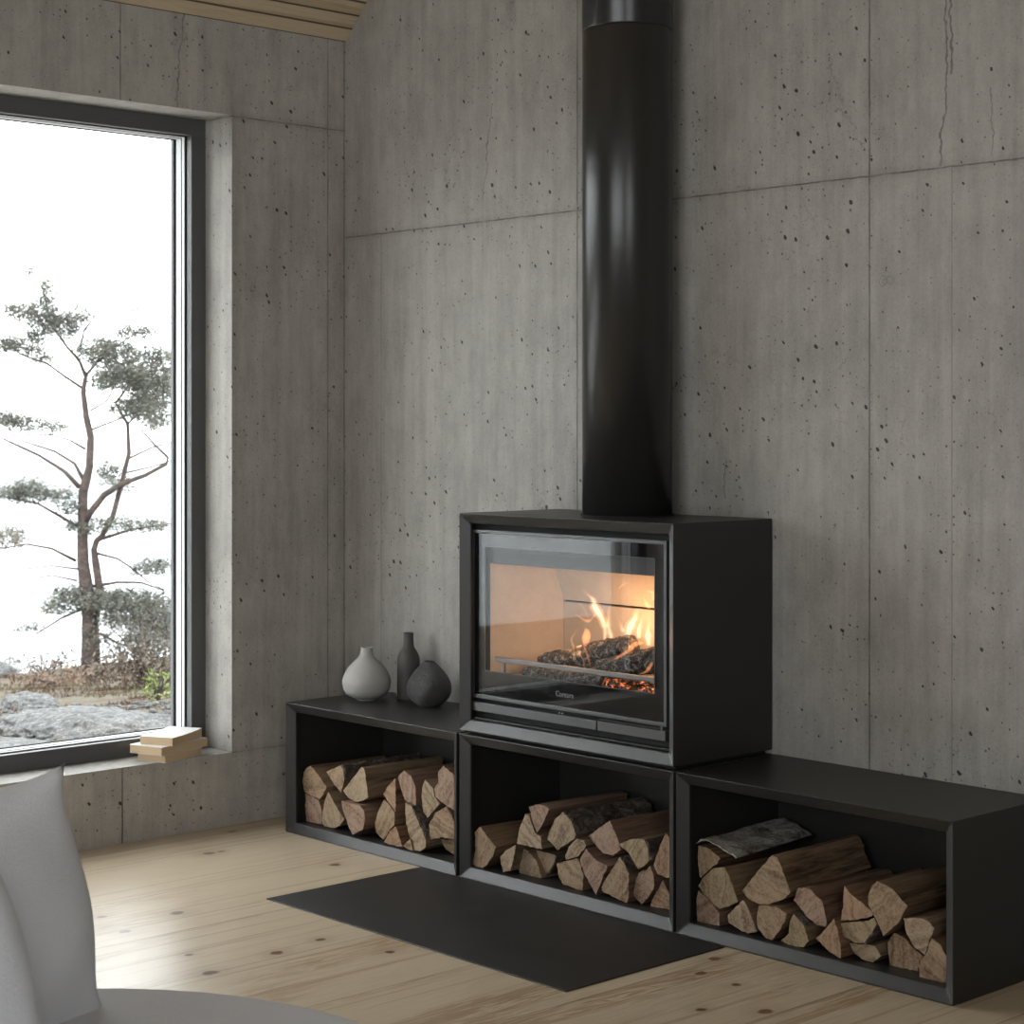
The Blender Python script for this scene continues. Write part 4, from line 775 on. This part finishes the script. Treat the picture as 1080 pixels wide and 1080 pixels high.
# flames: glowing gas as real volumes
def flame_mat(name, c, d):
    b = NB(name); b.n.remove(b.b); e = b.n.new('ShaderNodeEmission'); e.inputs[0].default_value = tuple(c)+(1,); e.inputs[1].default_value = d
    b.link(e.outputs[0], b.o.inputs['Volume']); return b.m
FM = [flame_mat('orange_flame', (1.0, .36, .13), 60), flame_mat('yellow_flame', (1.0, .43, .19), 15), flame_mat('bright_flame', (1.0, .46, .21), 24)]
FC = flame_mat('flame_core', (1.0, .80, .52), 60)
fire = thing('fire', 'yellow and orange flames licking up around the charred logs', 'fire', (1.25, -.18, .56))
def flame(pts, mat, name, parent, k=1.0, dy=0):
    # smooth the centre line
    P = [Vector(p) for p in pts]; out = []
    for i in range(len(P)-1):
        p0, p1, p2, p3 = P[max(i-1, 0)], P[i], P[i+1], P[min(i+2, len(P)-1)]
        for j in range(5):
            t = j/5
            out.append(.5*((2*p1) + (-p0+p2)*t + (2*p0-5*p1+4*p2-p3)*t*t + (-p0+3*p1-3*p2+p3)*t*t*t))
    out.append(P[-1]); q = []
    for i, p in enumerate(out):
        s = math.sin(math.pi*min(1, (i+.6)/(len(out))*1.0)) ** .25 if i < len(out)/2 else 1
        w = 1 + .35*noise.noise(Vector((p[0]*90, p[2]*70, 3)))
        q.append((p[0] + .002*noise.noise(Vector((p[2]*60, p[0]*60, 1))), p[1]+dy, p[2], max(p[3]*k*s*w, .0006)))
    bm = bmesh.new(); tube(bm, q, True, 12)
    o = link(name, bm, mat, parent, smooth=True); return o
for kind, pts in FLAMES:
    if pts[0][0] > 1.36: pts = [(x, y, z, r*.88) for x, y, z, r in pts]
    f = rel(flame(pts, FM[kind], 'flame', fire))
    if kind >= 1:
        flame([(x, y, z, (r if i < max(1, len(pts)-2) else .0008)) for i, (x, y, z, r) in enumerate(pts[:-1])], FC, "flame_core", f, .5)

# ================================================================== VASES
def pot_mat(name, c0, c1, sc, bs, rough, spec=.4, dist=.002):
    b = NB(name); P = b.objc(); n1 = b.noise(P, sc, 5, .65)[0]; n2 = b.noise(P, sc*6, 3, .7)[0]
    b.col(b.mix(b.math('ADD', b.math('MULTIPLY', n1, .7), b.math('MULTIPLY', n2, .3)), c0, c1)); b.rough(rough)
    b.b.inputs['Specular IOR Level'].default_value = spec
    b.bump(b.math('ADD', n1, b.math('MULTIPLY', n2, .4)), bs, dist); return b.m
def vase(name, label, cat, loc, prof, mat, t=.003):
    e = bmesh.new()
    # smooth the profile
    P = [Vector(p) for p in prof]; Q = []
    for i in range(len(P)-1):
        p0, p1, p2, p3 = P[max(i-1, 0)], P[i], P[i+1], P[min(i+2, len(P)-1)]
        for j in range(5):
            u = j/5; Q.append(.5*((2*p1) + (-p0+p2)*u + (2*p0-5*p1+4*p2-p3)*u*u + (-p0+3*p1-3*p2+p3)*u**3))
    Q.append(P[-1])
    pr = [(max(q.x, .001), max(q.y, 0)) for q in Q]
    pr += [(pr[-1][0]-t, pr[-1][1]+.0003)] + [(max(r-t, .001), z) for r, z in reversed(pr[len(pr)//2:])]
    lathe(e, pr, 72)
    o = link(name, e, mat, smooth=True); o.location = loc
    return tag(o, label, cat)
WHITE = pot_mat('pale_stoneware', (.36, .35, .33), (.46, .445, .42), 40, .5, .7)
GREYP = pot_mat('dark_grey_stoneware', (.055, .053, .050), (.085, .082, .076), 40, .7, .6)
DARK = pot_mat('rough_black_stoneware', (.030, .029, .027), (.075, .072, .066), 95, 1.0, .42, .8, .010)
m = 2.586e-3/7.714
def prf(rows, base, k): return [(r*k, (base - y)*k) for y, r in rows]
vase('round_vase', 'pale grey matt round vase with a narrow neck, on the bench box nearest the window', 'vase', (.2825, -.1460, .3512),
     prf([(614, 78), (606, 84), (596, 108), (575, 150), (545, 180), (505, 194), (460, 198), (410, 184), (360, 158), (310, 112), (275, 74), (245, 54), (215, 50), (186, 51)], 614, m), WHITE)
vase('bottle_vase', 'tall dark grey bottle-shaped vase standing behind the round black one', 'vase', (.3560, -.0580, .3512),
     prf([(612, 82), (600, 90), (560, 93), (450, 93), (330, 93), (280, 91), (240, 80), (205, 60), (180, 46), (140, 42), (100, 41), (68, 42)], 612, m), GREYP)
m2 = 2.529e-3/7.714
vase('squat_vase', 'squat black rough-textured round vase with a small mouth, closest to the stove', 'vase', (.4880, -.0960, .3512),
     prf([(662, 82), (650, 100), (615, 145), (570, 176), (520, 184), (470, 176), (425, 155), (385, 126), (350, 96), (322, 68), (304, 50), (298, 46)], 662, m2), DARK)

# ================================================================== BOOKS ON THE SILL
PAGES = NB('kraft_page_edges'); P = PAGES.objc(); _l = PAGES.noise(PAGES.vmath('MULTIPLY', P, (4, 4, 900)), 1.0, 2)[0]
PAGES.col(PAGES.mix(_l, (.50, .37, .23), (.62, .47, .31))); PAGES.rough(.8); PAGES = PAGES.m
COVER = simple('white_paper_cover', (.78, .77, .75), .45)
def book(label, N, R, L, z0, th, curl=0.0):
    """N near corner, R right corner (along the long side), L left corner"""
    N, R, L = [Vector((p[0], p[1])) for p in (N, R, L)]
    d = (R-N); ln = d.length; d.normalize(); w_ = Vector((-d.y, d.x)); wd = (L-N).dot(w_)
    if wd < 0: w_ = -w_; wd = -wd
    e = thing('paperback_book', label, 'book', ((N.x+R.x)/2, (N.y+R.y)/2, z0), 'paperbacks on the window sill')
    def blk(za, zb, ins, mat, name, nx=10, lift=0):
        bm = bmesh.new(); vs = {}
        for i in range(nx+1):
            for j in range(nx+1):
                p = N + d*(ins + (ln-2*ins)*i/nx) + w_*(ins + (wd-2*ins)*j/nx)
                c = lift*((1-i/nx)**1.5)*(1 - j/nx*.5)*0 + lift*(math.sin(math.pi*i/nx)*-.35 + (i/nx)*.5)
                for k, z in enumerate((za, zb)): vs[i, j, k] = bm.verts.new((p.x, p.y, z + (c if (k == 1 or lift and mat is COVER) else 0)))
        for i in range(nx):
            for j in range(nx):
                bm.faces.new((vs[i,j,0], vs[i,j+1,0], vs[i+1,j+1,0], vs[i+1,j,0])); bm.faces.new((vs[i,j,1], vs[i+1,j,1], vs[i+1,j+1,1], vs[i,j+1,1]))
        for i in range(nx):
            for j in (0, nx):
                bm.faces.new((vs[i,j,0], vs[i+1,j,0], vs[i+1,j,1], vs[i,j,1])); bm.faces.new((vs[j,i,0], vs[j,i+1,0], vs[j,i+1,1], vs[j,i,1]))
        return rel(link(name, bm, mat, e))
    blk(z0, z0 + .0006, 0, COVER, 'back_cover')
    blk(z0 + .0007, z0 + th - .0007, .0006, PAGES, 'page_block', lift=curl)
    blk(z0 + th - .0006, z0 + th, 0, COVER, 'front_cover', lift=curl)
book('bottom paperback of the stack of three on the sill', (.0230, -.6234), (-.0231, -.4778), (-.0620, -.6740), .2008, .0195)
book('middle paperback of the stack of three on the sill, sticking out furthest right', (.0230, -.6351), (-.0327, -.4525), (-.0830, -.6690), .2206, .0225)
book('top paperback of the stack of three, turned askew with a curled cover', (.0260, -.6026), (-.0480, -.4603), (-.0640, -.6470), .2434, .0225, .006)

# ================================================================== SOFA AND CUSHIONS
FAB = NB('light_grey_wool'); P = FAB.objc()
_f = FAB.noise(P, 420, 4, .75)[0]; _g = FAB.noise(P, 12, 4, .6)[0]
FAB.col(FAB.mix(FAB.math('ADD', FAB.math('MULTIPLY', _f, .6), FAB.math('MULTIPLY', _g, .4)), (.60, .60, .62), (.74, .74, .77)))
FAB.rough(.95); FAB.b.inputs['Sheen Weight'].default_value = .35; FAB.b.inputs['Sheen Roughness'].default_value = .5
FAB.b.inputs['Specular IOR Level'].default_value = .15; FAB.bump(_f, .8, .004); FAB = FAB.m
FAB2 = FAB.copy(); FAB2.name = 'light_grey_linen'
so = thing('sofa', 'low light grey upholstered sofa with a rounded corner in the foreground', 'sofa', (2.75, -2.4, 0))
def rounded_plan(x0, x1, y0, y1, rad, n=14):
    pts = []
    for cx, cy, a0, r in ((x1-rad[1], y1-rad[1], 0, rad[1]), (x0+rad[0], y1-rad[0], 90, rad[0]), (x0+rad[3], y0+rad[3], 180, rad[3]), (x1-rad[2], y0+rad[2], 270, rad[2])):
        for k in range(n+1):
            a = math.radians(a0 + 90*k/n); pts.append((cx + r*math.cos(a), cy + r*math.sin(a)))
    return pts
def puffy(name, plan, z0, z1, edge, mat, parent, crown=.0):
    bm = bmesh.new(); cx = sum(p[0] for p in plan)/len(plan); cy = sum(p[1] for p in plan)/len(plan)
    rows = []
    for k in range(9):
        a = math.pi/2*k/8; rows.append((edge*(1-math.sin(a)), z0 + edge*(1-math.cos(a)) ))
    rows = [(edge*(1-math.sin(math.pi/2*k/8)), z0 + edge*(1-math.cos(math.pi/2*k/8))) for k in range(9)] + \
           [(edge*(1-math.cos(math.pi/2*k/8)), z1 - edge*(1-math.sin(math.pi/2*k/8))) for k in range(9)]
    rings = []
    for ins, z in rows:
        ring = []
        for x, y in plan:
            d = Vector((x-cx, y-cy)); L = d.length; d.normalize()
            ring.append(bm.verts.new((x - d.x*ins, y - d.y*ins, z)))
        rings.append(ring)
    for s in (.8, .55, .3, .1):
        rings.append([bm.verts.new((cx + (v.co.x-cx)*s, cy + (v.co.y-cy)*s, z1 + crown*(1-s*s))) for v in rings[17]])
    n = len(plan)
    for a, c in zip(rings, rings[1:]):
        for k in range(n): bm.faces.new((a[k], a[(k+1)%n], c[(k+1)%n], c[k]))
    bm.faces.new(rings[0]); bm.faces.new(rings[-1])
    return rel(link(name, bm, mat, parent, smooth=True))
plan = rounded_plan(1.99, 3.45, -2.95, -1.892, (.51, .12, .12, .2))
puffy('seat_cushion', plan, .16, .350, .035, FAB, so, .006)
plan2 = rounded_plan(2.03, 3.41, -2.93, -1.935, (.48, .1, .1, .2)); puffy('base', plan2, .04, .162, .02, FAB, so)
plan3 = rounded_plan(2.02, 3.42, -3.17, -2.955, (.1, .1, .1, .1)); puffy('backrest', plan3, .04, .55, .06, FAB, so)
for x, y in ((2.3, -2.2), (3.3, -2.05), (2.2, -2.8), (3.3, -2.8)):
    bm = bmesh.new(); tube(bm, [(x, y, 0, .018), (x, y, .045, .018)], True, 16); rel(link('leg', bm, BLACK, so))
def pillow(label, w, h, t, M, seed):
    rnd = random.Random(seed); bm = bmesh.new(); n = 34; V = {}
    for s in (1, -1):
        for i in range(n+1):
            for j in range(n+1):
                u = -1 + 2*i/n; v = -1 + 2*j/n
                u2 = math.sin(u*math.pi/2)*.35 + u*.65; v2 = math.sin(v*math.pi/2)*.35 + v*.65
                if s == -1 and (i in (0, n) or j in (0, n)): V[i, j, s] = V[i, j, 1]; continue
                x = u2*w/2*(1 - .045*4*v2*v2*(1-v2*v2) - .012*(1-v2*v2)); y = v2*h/2*(1 - .04*4*u2*u2*(1-u2*u2) - .03*(1-u2*u2))
                th = t/2*((1-u2**2)*(1-v2**2))**.46
                th *= 1 + .16*noise.noise(Vector((u*1.8 + seed, v*1.8, s)))
                th += .012*noise.noise(Vector((u*3+seed, v*2.4, s*2)))*((1-u2**2)*(1-v2**2))**.5
                V[i, j, s] = bm.verts.new((x, s*th, y))
    for s in (1, -1):
        for i in range(n):
            for j in range(n): bm.faces.new((V[i,j,s], V[i+1,j,s], V[i+1,j+1,s], V[i,j+1,s]))
    o = link('throw_pillow', bm, FAB2, smooth=True); o.matrix_world = M
    return tag(o, label, 'pillow', 'throw pillows on the sofa')
FW = Vector((-.7332, .68, 0)); RT = Vector((.68, .7332, 0))
def place(depth, lat, z, yaw, roll, lean):
    c = Vector((4.385, -3.4081, 0)) + FW*depth + RT*lat + Vector((0, 0, z))
    return Matrix.Translation(c) @ Matrix.Rotation(math.radians(47.1534 + yaw), 4, 'Z') @ Matrix.Rotation(math.radians(roll), 4, 'Y') @ Matrix.Rotation(math.radians(lean), 4, 'X')
pillow('grey throw pillow standing upright with its pointed corner towards the window', .42, .345, .25, place(2.36, -.724, .461, 32, -10, 0), 3)
pillow('grey throw pillow in front of the upright one, cut off by the left picture edge', .40, .33, .14, place(2.06, -.722, .490, 8, -14, 6), 9)

# ================================================================== OUTDOORS
def gh(x, y):
    if x > -3: z = -.3
    elif x > -22: z = -.3 - (-3 - x)*.1232
    else: z = -2.64 - (-22 - x)*.42
    a = min(1, max(0, (-x - .3)/3))
    return z + a*(.10*noise.noise(Vector((x*.35, y*.35, 1))) + .05*noise.noise(Vector((x*1.3, y*1.3, 4))) + .02*noise.noise(Vector((x*4, y*4, 7))))
bm = bmesh.new(); V = {}
xs = [-.3 - .16*i for i in range(60)] + [-9.9 - .35*i for i in range(60)]
ys = [-40 + 1.0*j for j in range(32)] + [-8 + .25*j for j in range(112)]
for i, x in enumerate(xs):
    for j, y in enumerate(ys): V[i, j] = bm.verts.new((x, y, gh(x, y)))
for i in range(len(xs)-1):
    for j in range(len(ys)-1): bm.faces.new((V[i,j], V[i+1,j], V[i+1,j+1], V[i,j+1]))
GR = NB('heath_ground'); P = GR.pos(); a = GR.noise(P, 1.3, 5, .65)[0]; c = GR.noise(P, 14, 5, .75)[0]; d = GR.noise(P, .6, 3)[0]
gcol = GR.ramp(GR.math('ADD', GR.math('MULTIPLY', a, .5), GR.math('MULTIPLY', c, .5)), [(.36, (.03, .027, .022)), (.46, (.085, .055, .038)), (.53, (.11, .09, .058)), (.60, (.085, .085, .05)), (.68, (.20, .195, .18))])
GR.col(gcol); GR.rough(.95); GR.bump(c, 1, .05)
g = structure(link('ground', bm, GR.m, smooth=True))
bm = bmesh.new()
v = [bm.verts.new(p) for p in ((-24, -120, -4.0), (-560, -120, -4.0), (-560, 460, -4.0), (-24, 460, -4.0))]; bm.faces.new(v)
SEA = NB('calm_sea'); SEA.col((.35, .38, .40)); SEA.rough(.25); SEA.bump(SEA.noise(SEA.pos(), .6, 4)[0], .3, .3)
structure(link('sea', bm, SEA.m))
ROCK = bark_mat('lichen_rock', (.02, .02, .02), (.085, .085, .083), (.24, .24, .235), 34)
def rock(label, c, sx, sy, sz, seed):
    bm = bmesh.new(); bmesh.ops.create_icosphere(bm, subdivisions=5, radius=1)
    for v in bm.verts:
        p = v.co.copy(); k = 1 + .25*noise.noise(p*1.3 + Vector((seed, 0, 0))) + .10*noise.noise(p*4 + Vector((seed, 0, 0))) + .05*noise.noise(p*11)
        v.co = Vector((p.x*sx, p.y*sy, p.z*sz))*k
    o = link('rock', bm, ROCK, smooth=True); o.location = c
    return tag(o, label, 'rock', 'rocks outside the window')
def at(depth, u):   # a spot outdoors: distance ahead and sideways
    p = Vector((4.385, -3.4081, 0)) + FW*depth + RT*((u-540)/2013*depth); return p.x, p.y
for lab, dep, u, sx, sy, sz, dz in (('broad pale rock slab just outside the window, lower left', 8.7, 10, 1.1, .42, .060, -.02),
                            ('small flat pale rock right of the broad slab outside', 9.8, 100, .55, .42, .11, -.02),
                            ('rounded grey boulder at the far left beside the pine outside', 24, -10, .30, .35, .20, .04),
                            ('flat pale stone half sunk in the heath behind the slab', 13.5, 30, .28, .22, .10, 0.0)):
    x, y = at(dep, u); rock(lab, (x, y, gh(x, y) + dz), sx, sy, sz, dep)
bm = bmesh.new(); rnd = random.Random(55)
for k in range(420):
    x, y = at(rnd.uniform(8.7, 12.5), rnd.uniform(-40, 210)); r = rnd.uniform(.008, .034)*rnd.uniform(.5, 1)
    res = bmesh.ops.create_icosphere(bm, subdivisions=1, radius=r)
    for v in res['verts']:
        v.co = Vector((v.co.x*rnd.uniform(.9, 1.7), v.co.y*rnd.uniform(.9, 1.7), v.co.z*.55)) + Vector((x, y, gh(x, y) + .012))
tag(link('loose_stones', bm, ROCK, smooth=True), 'scattered small pale stones on the ground outside the window', 'stones', kind='stuff')
def cloud(bm, c, r, n, size, rnd, clump=9, flat=1.0, blade=(.35, 1)):
    for k in range(max(1, n//clump)):
        while True:
            p = Vector([rnd.uniform(-1, 1) for _ in range(3)])
            if p.length <= 1: break
        q = Vector((p.x*r[0], p.y*r[1], p.z*r[2])) + c
        for j in range(clump):
            o = q + Vector([rnd.gauss(0, size*1.3) for _ in range(3)])
            d = Vector([rnd.uniform(-1, 1) for _ in range(3)]); d.z = d.z*flat + .25; d.normalize()
            s = d.cross(Vector([rnd.uniform(-1, 1) for _ in range(3)])).normalized()
            L = size*rnd.uniform(.7, 1.6); w = size*blade[0]*rnd.uniform(.6, 1.3)
            a = bm.verts.new(o - s*w); b_ = bm.verts.new(o + s*w); e_ = bm.verts.new(o + d*L + s*w*.5); f_ = bm.verts.new(o + d*L - s*w*.5)
            bm.faces.new((a, b_, e_, f_))
def leaf_mat(name, cols, sc=6):
    b = NB(name); n1 = b.noise(b.pos(), sc, 3, .6)[0]
    b.col(b.ramp(n1, [(.35, cols[0]), (.5, cols[1]), (.64, cols[2])])); b.rough(.9); b.b.inputs['Specular IOR Level'].default_value = .1
    return b.m
TRUNK = bark_mat('pine_trunk', (.035, .028, .026), (.07, .052, .046), (.12, .082, .068), 9)
NEED = leaf_mat('haze_paled_needles', ((.10, .103, .092), (.15, .153, .13), (.19, .185, .155)), 3)  # needle colours lightened to stand in for outdoor haze
# the pine stands 30 m ahead; its limbs are laid out in its own plane and bent in depth
def tree(limbs, clus, depth, label):
    base = Vector((4.385, -3.4081, 0)) + FW*depth
    rnd = random.Random(21)
    tb = limbs[0][0]; org = base + RT*tb[0] + Vector((0, 0, tb[1]))
    e = thing('pine_tree', label, 'tree', tuple(org))
    bm = bmesh.new(); reach = []
    for i, L in enumerate(limbs):
        lead = rnd.choice((-1, 1))*rnd.uniform(.15, .55) if i > 1 else 0
        n = len(L); pts = []
        for k, (a, z, r) in enumerate(L):
            dd = lead*k/(n-1)*n*.12
            p = base + RT*a + FW*dd + Vector((0, 0, z)); pts.append((p.x, p.y, p.z, max(r, .006))); reach.append((a, z, dd))
        tube(bm, pts, True, 8)
    tr = rel(link('trunk', bm, TRUNK, e, smooth=True))
    bm = bmesh.new()
    for a, z, ra, rz, k in clus:
        near = min(reach, key=lambda q: (q[0]-a)**2 + (q[1]-z)**2)
        c = base + RT*a + FW*(near[2]*.8) + Vector((0, 0, z))
        n = int(30000*ra*rz*k) + 8
        n = min(n, 3600)
        cloud(bm, c, (ra*1.10, ra*1.1, rz*1.08), n, .034, rnd, 9, .5, (.28, 1))
    rel(link('foliage', bm, NEED, e, recalc=False))
tree(PINE_LIMBS, PINE_NEEDLES, 30.0, 'wind-shaped pine tree with bare lower trunk outside the window')
for lab, dep, u, r, hz, n, cols, up in (
    ('grey-brown bare shrub left of the pine trunk', 29, 45, (1.0, .8), .22, 1100, ((.08,.075,.07),(.13,.12,.11),(.19,.17,.15)), .1),
    ('dense dark shrub thicket right of the pine trunk', 27, 150, (.95, .9), .42, 2600, ((.05,.05,.042),(.09,.085,.072),(.13,.12,.10)), .3),
    ('russet low shrub in front of the pine trunk', 20, 75, (.8, .7), .16, 1300, ((.09,.065,.05),(.16,.105,.08),(.22,.17,.12)), .05),
    ('brown twiggy shrub at the right of the heath', 17, 160, (.62, .5), .26, 1900, ((.06,.05,.042),(.11,.085,.068),(.16,.14,.11)), .15),
    ('small fresh green seedling beside the window edge', 13, 166, (.09, .09), .10, 160, ((.13,.17,.05),(.20,.25,.09),(.26,.30,.13)), .08)):
    x, y = at(dep, u); bm = bmesh.new(); rnd = random.Random(int(dep*10))
    cloud(bm, Vector((0, 0, up)), (r[0], r[1], hz), n, .042 if dep > 15 else .03, rnd, 10, 1, (.22, 1))
    st_e = thing('shrub', lab, 'shrub', (x, y, gh(x, y)), 'shrubs on the heath outside')
    link('foliage', bm, leaf_mat('leaves_' + str(int(dep)), cols), st_e, recalc=False)
    bm = bmesh.new()
    for k in range(14):
        a = rnd.uniform(0, 6.28); L = rnd.uniform(.5, 1)
        tube(bm, [(0, 0, -.05, .012), (math.cos(a)*r[0]*.4*L, math.sin(a)*r[1]*.4*L, up*.6 + hz*.3, .008), (math.cos(a)*r[0]*.85*L, math.sin(a)*r[1]*.85*L, up + hz*.8*rnd.uniform(.2, 1), .004)], True, 5)
    link('stems', bm, TRUNK, st_e)
# heath grass: uncountable
bm = bmesh.new(); rnd = random.Random(77)
for k in range(16000):
    dep = rnd.uniform(9.2, 24)**1.0; u = rnd.uniform(-60, 215); x, y = at(dep, u)
    if noise.noise(Vector((x*.8, y*.8, 2))) < -.08: continue
    z = gh(x, y); s = rnd.uniform(.012, .045)*(1 if dep > 13 else .7); a = rnd.uniform(0, 6.28); t = Vector((math.cos(a), math.sin(a), 0))
    w = .004 + dep*.0004; lean = Vector((rnd.uniform(-.6, .6), rnd.uniform(-.6, .6), 0))*s
    p = Vector((x, y, z-.01))
    bm.faces.new([bm.verts.new(q) for q in (p - t*w, p + t*w, p + lean + Vector((0, 0, s)))])
GRASS = leaf_mat('heath_grass', ((.065, .042, .03), (.11, .08, .052), (.13, .12, .075)), 2.2)
tag(link('heath_grass', bm, GRASS, recalc=False), 'dry reddish and yellow heath grass outside the window', 'grass', kind='stuff')
# pale slab out of view, added to bounce daylight up onto the window reveal
bm = bmesh.new(); box(bm, (-2.3, -6.5, -.42), (-.31, 1.5, -.14))
structure(link('bounce_slab', bm, simple('pale_bounce_slab', (.70, .69, .67), .7)))
# far shore across the water
bm = bmesh.new()
rows = []
for k in range(60):
    t = k/59; c = Vector((4.385, -3.4081, 0)) + FW*140 + RT*(-60 + t*45)
    h = 1.6 + 1.4*noise.noise(Vector((t*6, 0, 3))) + .5*noise.noise(Vector((t*25, 0, 3)))
    h *= max(0, min(1, (1-t)*2.2))
    rows.append([bm.verts.new((c.x, c.y, -4.1)), bm.verts.new((c.x + FW.x*4, c.y + FW.y*4, -4.1 + max(h, .02))), bm.verts.new((c.x + FW.x*12, c.y + FW.y*12, -4.1))])
for a, c in zip(rows, rows[1:]):
    for i in range(2): bm.faces.new((a[i], c[i], c[i+1], a[i+1]))
structure(link('far_shore', bm, simple('hazy_shore', (.30, .31, .31), .9)))
